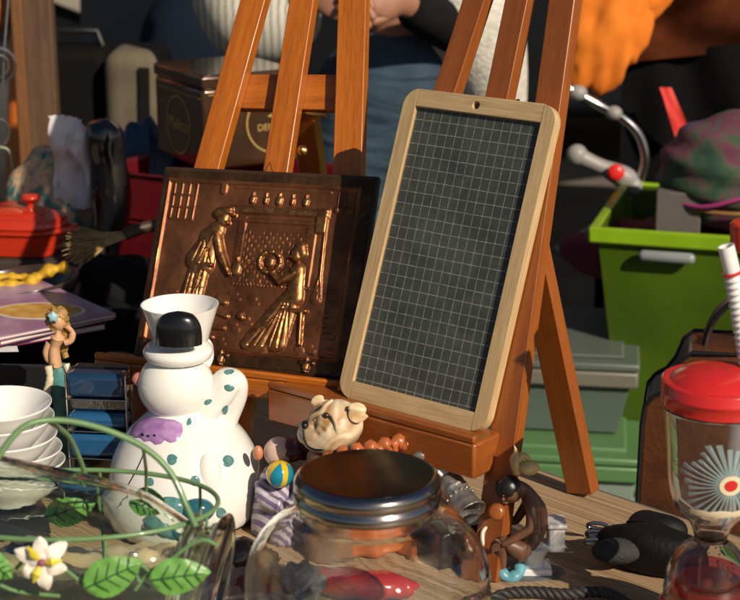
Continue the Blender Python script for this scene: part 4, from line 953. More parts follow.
solo('trinket_box', MB().box((0, 0, .021), (.05, .06, .042)), mat('dark_lacquer', (.02, .012, .01), .25, coat=.5, var=.3), 'small dark lacquer box propping up the pewter candlestick', 'box', (p_lo.x - .012, 1.648, 0), .4, bevel=.003)

# ---------- seated figurine on a white toilet
TC = G(536, 572); ty = TC.y; tg = thing('toilet_figurine', 'dark brown nude figurine bent over on a white toilet with blue trousers down', 'figurine', TC)
def TL(px, py, dy=0): return Y(px, py, ty + dy) - TC
TW = mat('white_paint', (.74, .73, .70), .3, coat=.3, var=.05); BRN = mat('brown_skin_paint', (.135, .062, .034), .42, var=.25, vscale=60, coat=.15)
kt = mm(ty)
obj('cistern', MB().box((TL(556, 540).x, .004, TL(556, 538).z), (.017, .026, .026)), TW, tg, bevel=.003, seg=3)
obj('cistern_lid', MB().box((TL(556, 540).x, .004, TL(556, 523.5).z), (.020, .030, .0045)), TW, tg, bevel=.0015)
obj('pedestal', MB().box((TL(533, 572).x, 0, .0045), (.036, .030, .009)), TW, tg, bevel=.0015)
obj('bowl', MB().lathe(sm2([(.0, .008), (.012, .009), (.011, .016), (.017, .028), (.0185, .032), (0, .033)], 4), 40, c=(TL(533, 560).x, 0, 0)), TW, tg)
V = [TL(534, 551, 0), TL(538, 530, 0), TL(537, 510, 0), TL(530, 494, 0), TL(522, 484, -.002), TL(513, 487, -.004),
     TL(521, 552, -.013), TL(500, 539, -.016), TL(503, 566, -.016), TL(494, 571, -.018),
     TL(521, 553, .011), TL(496, 541, .012), TL(499, 566, .012), TL(490, 570, .011),
     TL(531, 506, -.015), TL(532, 528, -.021), TL(507, 543, -.023), TL(500, 545, -.023),
     TL(527, 503, .012), TL(516, 521, .018), TL(500, 522, .016), TL(492, 519, .014)]
Ed = [(0, 1), (1, 2), (2, 3), (3, 4), (4, 5), (0, 6), (6, 7), (7, 8), (8, 9), (0, 10), (10, 11), (11, 12), (12, 13), (3, 14), (14, 15), (15, 16), (16, 17), (3, 18), (18, 19), (19, 20), (20, 21)]
Rr_ = [.0155, .0125, .0125, .0105, .0058, .0075, .011, .0075, .0045, .0042, .010, .0070, .0045, .004, .0058, .0055, .0042, .0036, .0055, .005, .004, .0036]
skin_obj('body', V, Ed, Rr_, BRN, tg)
for dy in (-.023, .014):
    px_, py_ = ((498, 546) if dy < 0 else (490, 519))
    q = MB()
    for k in range(4): q.tube(smooth([TL(px_ + 2, py_ - 2 + k * 1.8, dy - .003 + k * .0016), TL(px_ - 4, py_ - 1 + k * 2.0, dy - .003 + k * .0016), TL(px_ - 6, py_ + 3 + k * 1.6, dy - .003 + k * .0016)], 3), [.0012] * 5 + [.001, .0008], 8)
    q.tube(smooth([TL(px_ + 2, py_ - 3, dy - .004), TL(px_ - 1, py_ - 6, dy - .005), TL(px_ - 4, py_ - 6, dy - .004)], 3), [.0013] * 6 + [.0009], 8); obj('fingers', q, BRN, tg)
hd = TL(511, 490, -.003)
obj('head', MB().ball(hd, (.0125, .0115, .0135), n=28, m=18, fn=lambda d: 1 + .10 * math.exp(-((d - Vector((-.6, 0, -.75)).normalized()).length / .4) ** 2)), BRN, tg)
fc = MB(); fc.ball(hd + Vector((-.0085, -.0085, -.0065)), (.0022, .003, .0026), n=10, m=8); fc.ball(hd + Vector((-.0062, -.0105, -.0095)), (.0032, .002, .0012), n=10, m=8); obj('nose_and_mouth', fc, BRN, tg)
for s in (-1,): obj('eye', MB().ball(hd + Vector((-.0078, -.0095, -.0015)), (.0014, .0010, .0010), n=10, m=6), TW, tg)
obj('hair', MB().ball(hd + Vector((-.0025, 0, .003)), (.0135, .0125, .0125), n=32, m=20, fn=lambda d: 1 + .03 * math.sin(d.x * 30) * math.sin(d.z * 30)), mat('black_hair_paint', (.010, .009, .009), .35), tg)
HORN = mat('ivory_yellow_paint', (.66, .47, .20), .3, coat=.3, var=.2)
q = MB(); q.tube(smooth([TL(517, 474), TL(515, 462), TL(516, 452), TL(514, 445)], 4), [.0075, .0075, .0085, .009, .0095, .0095, .008, .006, .0045, .0035, .002, .001, .0006], 18, flat=.6)
q.ball(TL(529, 467, -.004), (.0110, .0085, .0085), n=24, m=16, fn=lambda d: 1 - .22 * max(0, d.z)); q.tube(smooth([TL(516, 462, -.002), TL(523, 455, -.002), TL(530, 460, -.002)], 4), [.004, .0042, .0045, .004, .004, .0035, .003, .0025, .002], 12); obj('shell_hat', q, HORN, tg, sub=1)
q = MB(); q.tube(smooth([TL(496, 560, -.01), TL(500, 570, -.016), TL(508, 577, -.020), TL(518, 574, -.018), TL(520, 566, -.01)], 5), [.0062 + .0007 * math.sin(i * 1.1) for i in range(21)], 16, flat=.8); q.tube(smooth([TL(492, 566, .004), TL(500, 574, -.004), TL(512, 580, -.012), TL(522, 577, -.014)], 5), [.0050 + .0006 * math.sin(i * 1.3) for i in range(16)], 14); obj('trousers', q, mat('light_blue_paint', (.12, .34, .42), .4, var=.3, vscale=100), tg, sharp=180)
q = MB().tube(smooth([TL(484, 584, -.008), TL(505, 588, -.016), TL(530, 587, -.020), TL(550, 578, -.014), TL(557, 573, -.006)], 6), .0022, 10); obj('base_rim', q, mat('dark_red_paint', (.25, .015, .02), .35, coat=.3), tg)
q = MB().lathe([(0, 0), (.040, 0), (.0405, .0025), (0, .003)], 40, c=(-.012, -.002, 0)); q.v = [Vector((p.x, p.y * .55, p.z)) for p in q.v]; obj('base', q, mat('slate_grey_paint', (.10, .11, .12), .5), tg)
q = MB().tube(smooth([TL(492, 556, -.006), TL(484, 545, -.004), TL(483, 532, 0), TL(490, 527, .002), TL(497, 534, 0)], 5), .0022, 8); obj('paper_roll_strip', q, mat('cream_white_paint', (.7, .66, .55), .4), tg)

# ---------- dark red glossy purse and other small things behind the jar
def lump(name, label, cat, c, r, m_, fn=None, rot=0, **k):
    q = MB().ball((0, 0, r[2]), r, n=40, m=26, fn=fn); return solo(name, q, m_, label, cat, c, R(rot), sharp=180, **k)
lump('purse', 'glossy dark red purse lying behind the glass jar', 'purse', (-.018, 1.545, 0), (.070, .020, .017), mat('red_patent_leather', (.38, .012, .014), .18, coat=.7, bump=.4, bscale=60), fn=lambda d: 1 + .07 * math.sin(d.x * 12 + d.y * 5), rot=-12)
lump('scarf', 'dark grey patterned scarf bundled behind the jar', 'scarf', (-.070, 1.530, 0), (.026, .020, .024), mat('grey_patterned_cloth', (.16, .15, .18), .8, col2=(.04, .035, .04), vscale=90), fn=lambda d: 1 + .12 * math.sin(d.x * 9) * math.cos(d.z * 7))
lump('gourd', 'brown glazed pottery gourd lying in front of the snowman pitcher', 'pottery', (-.135, 1.60, 0), (.040, .020, .018), mat('brown_glaze', (.10, .045, .02), .2, coat=.6, var=.5, vscale=40), fn=lambda d: 1 + .18 * math.cos(d.x * 4), rot=14)
lump('pouch', 'black velvet pouch between the snowman pitcher and the jar', 'pouch', (-.100, 1.47, 0), (.026, .022, .016), mat('black_velvet', (.02, .012, .012), .8, sheen=.5), fn=lambda d: 1 + .1 * math.sin(d.x * 8 + 2 * d.y))
lump('cap', 'dark red felt cap next to the jar foot', 'cap', (-.112, 1.535, 0), (.022, .024, .014), mat('dark_red_felt', (.20, .02, .02), .8), fn=lambda d: 1 + .06 * math.sin(d.x * 11), rot=30)

# ---------- black braided cord at the bottom edge
cp_ = [G(470, 612), G(505, 598, .004), G(535, 596, .004), G(565, 598, .004), G(598, 596, .004), G(618, 602, .004), G(650, 622, .004)]
sp = smooth(cp_, 16); q = MB()
for ph in (0, 2.094, 4.189):
    q.tube([p + Vector((0, math.cos(i * .55 + ph) * .0032, .0045 + math.sin(i * .55 + ph) * .0032)) for i, p in enumerate(sp)], .0028, 8)
solo('braided_cord', q, mat('black_cord', (.03, .028, .028), .6), 'black braided cord lying along the front of the table', 'cord', sharp=180)

# ---------- black pouch with three chrome hooks (right)
GC = G(640, 552); gl = thing('black_glove', 'black leather glove with three chrome hooks lying by the table edge', 'glove', GC)
def GL(px, py, z): return G(px, py, z) - GC
BLT = mat('black_leather', (.006, .0055, .006), .6, spec=.25, bump=.6, bscale=180, rvar=.08)
V = [GL(650, 548, .024), GL(620, 545, .022), GL(597, 538, .020), GL(680, 556, .022), GL(640, 528, .030), GL(634, 516, .034), GL(665, 530, .028), GL(690, 535, .024), GL(712, 562, .020)]
skin_obj('palm', V, [(0, 1), (1, 2), (0, 3), (0, 4), (4, 5), (4, 6), (6, 7), (3, 8)], [.027, .023, .016, .026, .016, .009, .018, .015, .022], BLT, gl)
q = MB().ball(GL(617, 551, .026), (.026, .016, .013), n=32, m=20); obj('grey_pad', q, mat('grey_suede', (.030, .029, .028), .8, bump=.8, bscale=300), gl)
for i, (a, b2) in enumerate(((596, 523), (595, 531), (593, 539))):
    q = MB().tube(smooth([GL(a + 12, b2 + 3, .024), GL(a + 2, b2, .026), GL(a - 7, b2 + 1, .024), GL(a - 8, b2 + 4, .019), GL(a + 1, b2 + 5, .018)], 5), .0021, 10); obj('chrome_hook', q, CHROME, gl)

# ---------- tumbler with red lid, striped straw and liquid filled foot (right)
CY = 1.45; CUc = Vector((Y(713, 500, CY).x, CY, 0)); cup = thing('tumbler', 'clear plastic tumbler with red domed lid, white straw and red liquid foot', 'tumbler', CUc)
def CZ(py): return Y(713, py, CY).z
PG = thin_glass('clear_plastic', (.95, .95, .95), refl=1.3, bump=.08, bscale=30); REDP = mat('red_plastic', (.56, .022, .020), .22, coat=.4, rvar=.08, bump=.15, bscale=60, vscale=40)
zl = CZ(404); zb = CZ(528); zn = CZ(537)
wall = sm2([(.0150, zn), (.020, zb + .006), (.034, zb + .022), (.041, zb + .045), (.0445, (zb + zl) / 2 + .02), (.0495, zl)], 6)
PL = mat('clear_plastic_solid', (.985, .985, .985), .0, trans=1.0, ior=1.40, bump=.06, bscale=25)
q = MB().lathe(shell([(max(r, .001), z) for r, z in wall], .0028, .004), 96); o = obj('cup_wall', q, PL, cup, sharp=180); o.cycles.is_caustics_caster = True
lo = sm2([(.0150, zn), (.0165, zn - .004), (.027, zn - .012), (.037, zn - .028), (.041, zn - .048), (.041, zn - .060)], 5)
ii_ = [(max(r - .0028, .001), z - .0028) for r, z in lo]
q = MB().lathe([(0, lo[0][1])] + lo + ii_[::-1] + [(0, ii_[0][1])], 96); o = obj('foot_dome', q, PL, cup, sharp=180); o.cycles.is_caustics_caster = True
zw = zn - .034
RL = mat('red_liquid', (.65, .04, .05), .05, trans=.0, coat=.8); 
q = MB().lathe([(0, zw), (.0345, zw), (.0375, zn - .048), (.0375, zn - .060), (0, zn - .060)], 64); obj('liquid', q, thin_glass('pink_water', (.96, .42, .42), refl=1.4), cup)
q = MB().lathe(sm2([(0, .0), (.049, .0), (.052, .004), (.050, .010), (.040, zn - .061), (.0, zn - .056)], 4), 64); obj('foot', q, REDP, cup)
q = MB().lathe([(0, zn - .0440), (.0335, zn - .0440), (.0350, zn - .050), (0, zn - .050)], 56); obj('red_floor', q, REDP, cup)
q = MB().lathe([(0, zn - .057), (.024, zn - .0565), (.020, zn - .049), (0, zn - .047)], 40, fn=lambda r, z, a: (r * (1 + .06 * math.sin(a * 5)), z)); obj('red_disc', q, REDP, cup)
for (x, y, s) in ((-.004, -.014, 1), (.011, -.015, 1.25), (.018, .004, 1)): obj('yellow_pebble', MB().ball((x, y, zn - .0395), (.0055 * s, .005, .0050), n=20, m=12), mat('yellow_plastic', (.75, .50, .02), .3, coat=.4), cup)
for k in range(26):
    a = random.uniform(math.pi, 2 * math.pi); z_ = random.uniform(zn - .030, zn - .008); r_ = .024 * (zn - z_) / .03 + .002
    obj('glitter', MB().ball((r_ * math.cos(a), r_ * math.sin(a), z_), .0007 + random.random() * .0005, n=6, m=4), mat('dark_red_glitter', (.15, .01, .01), .3), cup)
lidp = sm2([(0, CZ(377) + .0110), (.015, CZ(377) + .0102), (.030, CZ(377) + .0068), (.040, CZ(377) + .0015), (.0450, CZ(377) - .0025)], 5) + [(.0485, CZ(377) - .0018), (.0515, CZ(377) - .002), (.0526, CZ(377) - .0035), (.0522, CZ(388)), (.0530, CZ(389)), (.0528, CZ(391)), (.0516, CZ(392)), (.0510, zl + .0005), (.0, zl)]
obj('lid', MB().lathe(lidp, 96, fn=lambda r, z, a: (r * (1 + (.006 * (math.sin(a * 44) > 0) if z < CZ(386) - .004 and r > .04 else 0)), z)), REDP, cup, sharp=50)
# straw: lower smooth part inside, bellows above, short top
sx_ = Y(733, 480, CY).x - CUc.x
WHP = mat('white_plastic', (.78, .78, .76), .3, var=.05)
pts = [Vector((sx_ - .002, .004, CZ(530) + .004)), Vector((sx_ + .002, .003, CZ(420))), Vector((sx_ + .010, 0, CZ(365)))]
obj('straw', MB().tube(smooth(pts, 6), .0062, 20), WHP, cup)
a0 = Y(748, 362, CY) - CUc; a1 = Y(733, 274, CY) - CUc; a2 = Y(726, 246, CY) - CUc
mb = MB(); NB = 84
mb.tube([a0.lerp(a1, i / NB) for i in range(NB + 1)], [.0068 + .0016 * (1 if (i % 6) < 3 else -.6) * 1.0 for i in range(NB + 1)], 24); obj('straw_bellows', mb, WHP, cup, sharp=80)
mb = MB(); d_ = (a2 - a1); mb.lathe([(.0072, 0), (.0074, d_.length), (.0062, d_.length), (.0062, .004), (0, .004)], 28, frame_from(a1, d_, (0, 0, 1))); obj('straw_tip', mb, WHP, cup)
mb = MB().lathe([(.0072, -.001), (.0092, 0), (.0092, .0015), (.0072, .0025)], 28, frame_from(a1, d_, (0, 0, 1))); obj('straw_ring', mb, REDP, cup)
tc_ = Y(749, 235, CY + .02) - CUc
obj('straw_cap', MB().lathe([(0, -.013), (.015, -.013), (.0165, -.009), (.0165, .011), (.0145, .013), (0, .0135)], 36, frame_from(tc_, (-.08, 0, 1), (0, 1, 0))), mat('orange_red_plastic', (.55, .045, .02), .35), cup)
obj('cap_stem', MB().tube([tc_, tc_ + Vector((.006, -.01, -.09)), Vector((.042, 0, zl + .008))], .0022, 8), WHP, cup)
# printed panel: pale blue star burst with plain cream, red and black shapes, on the cup wall
def wall_pt(a, z, off=.0008):
    for i in range(len(wall) - 1):
        if wall[i][1] <= z <= wall[i + 1][1]: tt = (z - wall[i][1]) / (wall[i + 1][1] - wall[i][1] + 1e-9); r = wall[i][0] + tt * (wall[i + 1][0] - wall[i][0]); break
    else: r = wall[-1][0]
    return Vector(((r + off) * math.cos(a), (r + off) * math.sin(a), z))
def decal(name, pts2, m_, off, sub_=6):
    """pts2: outline in (angle deg from the camera side, px row)"""
    mb_ = MB(); cxm = sum(p[0] for p in pts2) / len(pts2); cym = sum(p[1] for p in pts2) / len(pts2); n_ = len(pts2); v = []; f = []
    for j in range(sub_ + 1):
        s = j / sub_
        for (a, y_) in pts2: aa = cxm + (a - cxm) * s; yy = cym + (y_ - cym) * s; v.append(wall_pt(R(-90 + aa), CZ(yy), off))
    for j in range(sub_):
        for k in range(n_): f.append((j * n_ + k, (j + 1) * n_ + k, (j + 1) * n_ + (k + 1) % n_, j * n_ + (k + 1) % n_))
    obj(name, mb_.add(v, f), m_, cup)
PB = mat('pale_blue_print', (.42, .62, .66), .5)
_n = PB.node_tree.nodes; _l = PB.node_tree.links; _tr = _n.new('ShaderNodeBsdfTransparent'); _mx = _n.new('ShaderNodeMixShader'); _mx.inputs[0].default_value = .55; _l.new(_n['Principled BSDF'].outputs[0], _mx.inputs[1]); _l.new(_tr.outputs[0], _mx.inputs[2]); _l.new(_mx.outputs[0], _n['Material Output'].inputs[0]); PB_ = PB; CR_ = mat('cream_print', (.68, .60, .42), .5); RP = mat('red_print', (.55, .02, .02), .5); BP = mat('black_print', (.01, .01, .01), .5)
for k in range(34):
    a = 2 * math.pi * k / 34; L1 = 1.0 + .12 * math.sin(k * 5)
    def pp(r_, da): return (8 + 62 * r_ * math.cos(a + da), 468 + 42 * r_ * math.sin(a + da))
    decal('print_ray', [pp(.22, -.09), pp(L1 * .95, -.055), pp(L1 * .95, .055), pp(.22, .09)], PB, .0006, 4)
cir = lambda cx_, cy_, rx, ry, n_=20: [(cx_ + rx * math.cos(2 * math.pi * i / n_), cy_ + ry * math.sin(2 * math.pi * i / n_)) for i in range(n_)]
decal('print_band', [(-44, 497), (-30, 495), (-15, 496), (0, 494), (15, 496), (30, 495), (50, 497), (50, 502), (30, 503), (15, 502), (0, 503), (-15, 502), (-30, 503), (-44, 502)], CR_, .0010)
decal('print_disc', cir(8, 468, 14, 10), CR_, .0013); decal('print_disc', cir(8, 468, 8, 5.6), RP, .0016)

# ============================================================ LEFT, BEHIND THE BOWLS
# black crates carrying the magazines
MG = mat('magenta_cover', (.32, .03, .16), .3, coat=.3); PAP = mat('paper', (.66, .62, .52), .7)
cr_ = thing('black_crate', 'black plastic crate of dark odds and ends under the magazines', 'crate', (-.50, 2.16, 0), R(-4))
q = MB(); ch = .085
for (c, d) in (((0, -.13, ch / 2), (.42, .006, ch)), ((0, .13, ch / 2), (.42, .006, ch)), ((-.207, 0, ch / 2), (.006, .254, ch)), ((.207, 0, ch / 2), (.006, .254, ch)), ((0, 0, .003), (.41, .252, .006))): q.box(c, d)
obj('crate_wall', q, BLACKP, cr_, bevel=.0015)
for k in range(11):
    obj('crate_rib', MB().box((-.19 + k * .038, -.1345, ch / 2), (.006, .003, ch * .9)), BLACKP, cr_)
rs = random.Random(11)
for k in range(9):
    m_ = [mat('dark_grey_metal', (.10, .10, .10), .35, metal=.8), BLACKP, CHROME][k % 3]
    x = -.16 + rs.random() * .34; y = -.19 + rs.random() * .03
    ds = (.02 + rs.random() * .03, .015 + rs.random() * .02, .012 + rs.random() * .03)
    solo('cassette_box', MB().box((0, 0, ds[2] / 2), ds), m_, None, None, (-.47 + x, 2.10 + y + .02, 0), rs.random() * 3, bevel=.0015)
    o = bpy.context.scene.objects[-1] if False else None
lb = 0
for o in [o for o in COL.objects if o.name.startswith('cassette_box')]:
    props(o, 'small dark plastic or metal box in the jumble before the black crate', 'box', 'small dark boxes by the crate')
# magazines
def book(name, label, cat, c, rot, w_, d_, h_, cover, pages=PAP, grp='magazines in the stack', tilt=0):
    Fm = Matrix.Translation(c) @ Matrix.Rotation(R(rot), 4, 'Z') @ Matrix.Rotation(R(tilt), 4, 'X')
    t = thing(name, label, cat, M=Fm, group=grp)
    obj('cover', MB().box((0, 0, h_ - .0008), (w_, d_, .0012)).box((0, 0, .0008), (w_, d_, .0012)).box((-w_ / 2 + .0006, 0, h_ / 2), (.0012, d_, h_ - .003)), cover, t, bevel=.0003, seg=1)
    obj('pages', MB().box((.0005, 0, h_ / 2), (w_ - .003, d_ - .003, h_ - .0032)), pages, t); return t, Fm
COV = bpy.data.materials.new('mauve_magazine_cover'); COV.use_nodes = True; n = COV.node_tree.nodes; l = COV.node_tree.links; b = n['Principled BSDF']
tc = n.new('ShaderNodeTexCoord'); t = n.new('ShaderNodeTexNoise'); t.inputs['Scale'].default_value = 14; t.inputs['Detail'].default_value = 3; l.new(tc.outputs['Object'], t.inputs[0])
cr = n.new('ShaderNodeValToRGB'); cr.color_ramp.elements[0].position = .4; cr.color_ramp.elements[1].position = .6; cr.color_ramp.elements[0].color = (.27, .13, .24, 1); cr.color_ramp.elements[1].color = (.40, .28, .36, 1)
l.new(t.outputs[0], cr.inputs[0]); l.new(cr.outputs[0], b.inputs[0]); b.inputs['Roughness'].default_value = .3
z0 = ch + .001; zz = z0
yb = 2.215; xb = -.478
bk_labels = [('magenta edged magazine, lowest of the stack', MG), ('plum coloured magazine in the middle of the stack', mat('plum_cover', (.20, .04, .15), .35)), ('mauve magazine with oval photo of yellow food, topmost of the stack', COV)]
for i, (lab_, cov) in enumerate(bk_labels):
    h_ = (.009, .007, .006)[i]; t, Fm = book('magazine', lab_, 'magazine', (xb + .006 * i - .01, yb - .004 * i, zz), (34, 42, 38)[i], .175, .225, h_, cov); zz += h_ + .0004
ov = MB().plate([circle(0, 0, .056, 40, 1, .62)], .0006); ph = bpy.data.materials.new('food_photo'); ph.use_nodes = True; n = ph.node_tree.nodes; l = ph.node_tree.links; b = n['Principled BSDF']
tc = n.new('ShaderNodeTexCoord'); vo = n.new('ShaderNodeTexVoronoi'); vo.inputs['Scale'].default_value = 46; l.new(tc.outputs['Object'], vo.inputs[0]); cr = n.new('ShaderNodeValToRGB')
cr.color_ramp.elements[0].color = (.60, .45, .12, 1); cr.color_ramp.elements[1].color = (.30, .16, .05, 1); e_ = cr.color_ramp.elements.new(.5); e_.color = (.55, .28, .06, 1); l.new(vo.outputs['Distance'], cr.inputs[0]); l.new(cr.outputs[0], b.inputs[0]); b.inputs['Roughness'].default_value = .35
obj('cover_photo', ov, ph, t, frame=Fm @ Matrix.Translation((.012, -.040, .0061)) @ Matrix.Rotation(R(-42), 4, 'Z'))
obj('photo_border', MB().plate([circle(0, 0, .062, 40, 1, .62), circle(0, 0, .0562, 40, 1, .62)], .0006), mat('cream_border_print', (.62, .55, .45), .4), t, frame=Fm @ Matrix.Translation((.012, -.040, .0060)) @ Matrix.Rotation(R(-42), 4, 'Z'))
solo('paper_slip', MB().plate([[(0, 0), (.028, -.004), (.026, .020), (-.002, .022)]], .0004), mat('white_paper', (.72, .72, .70), .7), 'small white paper slip at the left edge under the magazines', 'paper', G(-4, 352, .09) , .2)
# dark bowls and cloth: lacquer bowl with yellow cloth
DB = Vector((Y(20, 285, 2.34).x, 2.34, 0)); zb0 = Y(20, 292, 2.34).z
solo('box', MB().box((0, 0, .02), (.40, .22, .04)).box((0, 0, .05), (.36, .20, .02)), BLACKP, 'flat black box under the brown bowl and the red casserole', 'box', (DB.x + .0, 2.42, 0), -.05, bevel=.003)
BZ = .0605
solo('leather_bowl', MB().lathe(sm2([(0, 0), (.045, .001), (.070, .014), (.082, .034), (.084, .046), (.080, .046), (.074, .034), (.055, .014), (0, .010)], 4), 64, fn=lambda r, z, a: (r * (1 + .05 * math.cos(2 * a)), z + .008 * math.cos(a))), mat('brown_leather_glossy', (.055, .030, .020), .25, coat=.4, var=.4), 'dark brown glossy bowl holding a yellow cloth', 'bowl', (DB.x - .005, 2.345, BZ), .1)
q = MB(); v = []
q.tube(smooth([Vector((-.075, -.02, .030)), Vector((-.03, -.03, .048)), Vector((.01, -.02, .044)), Vector((.045, -.012, .062)), Vector((.075, -.010, .066))], 8), [.012 + .004 * math.sin(i * 1.1) for i in range(33)], 14, flat=.7)
q.tube(smooth([Vector((-.06, .0, .040)), Vector((-.02, -.01, .055)), Vector((.02, 0, .05)), Vector((.05, .01, .058))], 8), [.009 + .004 * math.sin(i * 1.9) for i in range(25)], 12, flat=.6)
solo('yellow_cloth', q, mat('yellow_cloth', (.66, .38, .02), .6, var=.35, vscale=90, bump=.8, bscale=120), 'crumpled yellow cloth lying in the brown bowl', 'cloth', (DB.x - .005, 2.345, BZ), .1, sharp=180, sub=1)
# red casserole
CSy = 2.62; CSx = Y(18, 240, CSy).x; cz = Y(20, 256, CSy).z; zc = max(cz + .008, .03)
solo('box', MB().box((0, 0, zc / 2), (.26, .14, zc)), mat('dark_cardboard', (.04, .028, .02), .8), 'dark cardboard box beneath the red casserole', 'box', (CSx, CSy + .005, 0), 0, bevel=.003)
REDE = mat('red_enamel', (.52, .032, .010), .14, coat=.7, var=.12, vscale=12)
cs_ = thing('red_casserole', 'small red oval casserole with knobbed lid behind the magazines', 'casserole', (CSx, CSy, zc + .0005), R(-8))
def ovl(r, z, a): 
    c, s = math.cos(a), math.sin(a); p = (abs(c) ** 4 + abs(s / .72) ** 4) ** (-.25) if True else 1; return (r * min(p, 1.25), z)
k_ = .072
obj('pot', MB().lathe(sm2([(0, 0), (k_ * .80, 0), (k_ * .92, .008), (k_ * .97, .034), (k_ * 1.04, .037), (k_ * 1.04, .043), (k_ * .98, .046), (0, .046)], 4), 80, fn=ovl), REDE, cs_, sharp=50)
obj('lid', MB().lathe(sm2([(0, .0465), (k_ * 1.0, .0465), (k_ * 1.03, .050), (k_ * .98, .057), (k_ * .70, .063), (k_ * .66, .067), (k_ * .3, .071), (0, .072)], 4), 80, fn=ovl), REDE, cs_, sharp=50)
obj('knob', MB().lathe(sm2([(.007, .070), (.0065, .078), (.012, .083), (.0155, .087), (.012, .092), (0, .0935)], 4), 32, c=(.024, 0, 0)), REDE, cs_)
for s in (-1, 1): obj('handle', MB().tube(smooth([(s * k_ * 1.0, -.018, .038), (s * k_ * 1.25, -.014, .040), (s * k_ * 1.25, .014, .040), (s * k_ * 1.0, .018, .038)], 5), .0055, 12), REDE, cs_)
# red dish lid at far left
solo('red_pan_lid', MB().lathe(sm2([(0, 0), (.05, 0), (.052, .004), (.03, .014), (0, .018)], 4), 48), REDE, 'red enamel pan lid leaning at the left of the casserole', 'lid', M=Matrix.Translation(Y(0, 214, 2.72)) @ Matrix.Rotation(R(-14), 4, 'Y'))
# straw whisk brush
q = MB(); rs = random.Random(4); c = Y(103, 240, 2.36)
for k in range(240):
    a = rs.random() * 6.28; r_ = rs.random() ** .5; o_ = Vector((math.cos(a) * .010 * r_, math.sin(a) * .014 * r_, math.sin(a) * .008 * r_)); d = Vector((-.045 - rs.random() * .02, -.02 + rs.random() * .02, -.012 + (rs.random() - .5) * .03))
    q.tube([c + Vector((.035, .01, .006)) + o_ * .4, c + o_, c + o_ * 2 + d * .6], .0007, 4, cap=False)
br = thing('straw_brush', 'straw hand brush with frayed tip behind the magazines', 'brush', (c.x, c.y, 0)); obj('bristles', q, mat('straw', (.38, .24, .09), .7, var=.4, vscale=80), br, frame=I4())
obj('handle', MB().tube(smooth([c + Vector((.030, .008, .006)), c + Vector((.07, .03, .014)), c + Vector((.12, .06, .0)), Vector((c.x + .16, c.y + .09, .012))], 6), .009, 12), mat('dark_brown_wood', (.05, .025, .012), .5), br, frame=I4())
# dark pile holding the brush: black bag
lump('black_bag', 'soft black bag behind the magazines and left of the picture', 'bag', (Y(110, 260, 2.42).x, 2.46, 0), (.075, .06, .058), DARKC, fn=lambda d: 1 + .08 * math.sin(d.x * 6 + d.z * 5), )
lump('black_bag', 'low black bag right of the magazines beside the snowman hat', 'bag', (Y(115, 345, 2.10).x, 2.14, 0), (.060, .05, .030), mat('black_nylon', (.02, .015, .018), .5, bump=.4), fn=lambda d: 1 + .08 * math.sin(d.x * 7 + d.y * 5), )
# flower patterned pot, crumpled white paper and black boot vase
FY = 2.78; fc_ = Vector((Y(55, 190, FY).x, FY, 0))
FLM = bpy.data.materials.new('floral_fabric'); FLM.use_nodes = True; n = FLM.node_tree.nodes; l = FLM.node_tree.links; b = n['Principled BSDF']
tc = n.new('ShaderNodeTexCoord'); t = n.new('ShaderNodeTexNoise'); t.inputs['Scale'].default_value = 17; t.inputs['Detail'].default_value = 5; t.inputs['Distortion'].default_value = 2.2; l.new(tc.outputs['Object'], t.inputs[0])
cr = n.new('ShaderNodeValToRGB'); E_ = cr.color_ramp.elements; E_[0].position = .36; E_[0].color = (.05, .12, .10, 1); E_[1].position = .60; E_[1].color = (.42, .33, .27, 1)
for p_, c_ in ((.44, (.10, .22, .17, 1)), (.48, (.38, .30, .23, 1)), (.53, (.55, .25, .20, 1)), (.56, (.60, .48, .14, 1))): x = E_.new(p_); x.color = c_
l.new(t.outputs[0], cr.inputs[0]); l.new(cr.outputs[0], b.inputs[0]); b.inputs['Roughness'].default_value = .6
lump('floral_cushion', 'round bundle of pink and green floral fabric behind the red casserole', 'cushion', (fc_.x, fc_.y, 0), (.085, .07, .115), FLM, fn=lambda d: (1 + .05 * math.sin(d.x * 7 + d.z * 4)) * (1 - .10 * max(0, d.z)))
q = MB(); v = []; f = []; c = Y(80, 150, FY - .05)
for i in range(25):
    for j in range(25):
        x = i / 24 - .5; y = j / 24 - .5; nz_ = noise.noise(Vector((x * 3, y * 2.5, 2))) * 1.3 + .55 * abs(noise.noise(Vector((x * 8, y * 6, 7)))) + .3 * abs(noise.noise(Vector((x * 15, y * 15, 3))))
        v.append((x * .085 + .01 * nz_ , nz_ * .022, y * .15 * (1 - .25 * x)))
for i in range(24):
    for j in range(24): a = i * 25 + j; f.append((a, a + 25, a + 26, a + 1))
solo('paper_bag', q.add(v, f), mat('crumpled_white_paper', (.62, .58, .60), .7), 'crumpled white paper tucked beside the black vase', 'paper', M=Matrix.Translation(c + Vector((0, -.03, -.02))) @ Matrix.Rotation(R(10), 4, 'X'), sharp=180)
BV = Vector((Y(108, 200, FY - .08).x, FY - .08, 0)); zt_ = Y(108, 116, FY - .08).z; zs = zt_ / .21
solo('black_vase', MB().tube(smooth([(-.018, 0, 0), (-.012, 0, .04 * zs), (.004, 0, .09 * zs), (.003, 0, .14 * zs), (-.001, 0, .185 * zs), (.003, 0, .207 * zs)], 5), [.030, .034, .036, .034, .031, .029, .027, .026, .027, .029, .031, .033, .034, .034, .033, .032, .031, .030, .031, .032, .032, .031, .029, .024, .012, .006][:26], 28), BLACKG, 'tall glossy black ceramic vase between the floral bundle and the tin', 'vase', BV, sharp=180, sub=1)
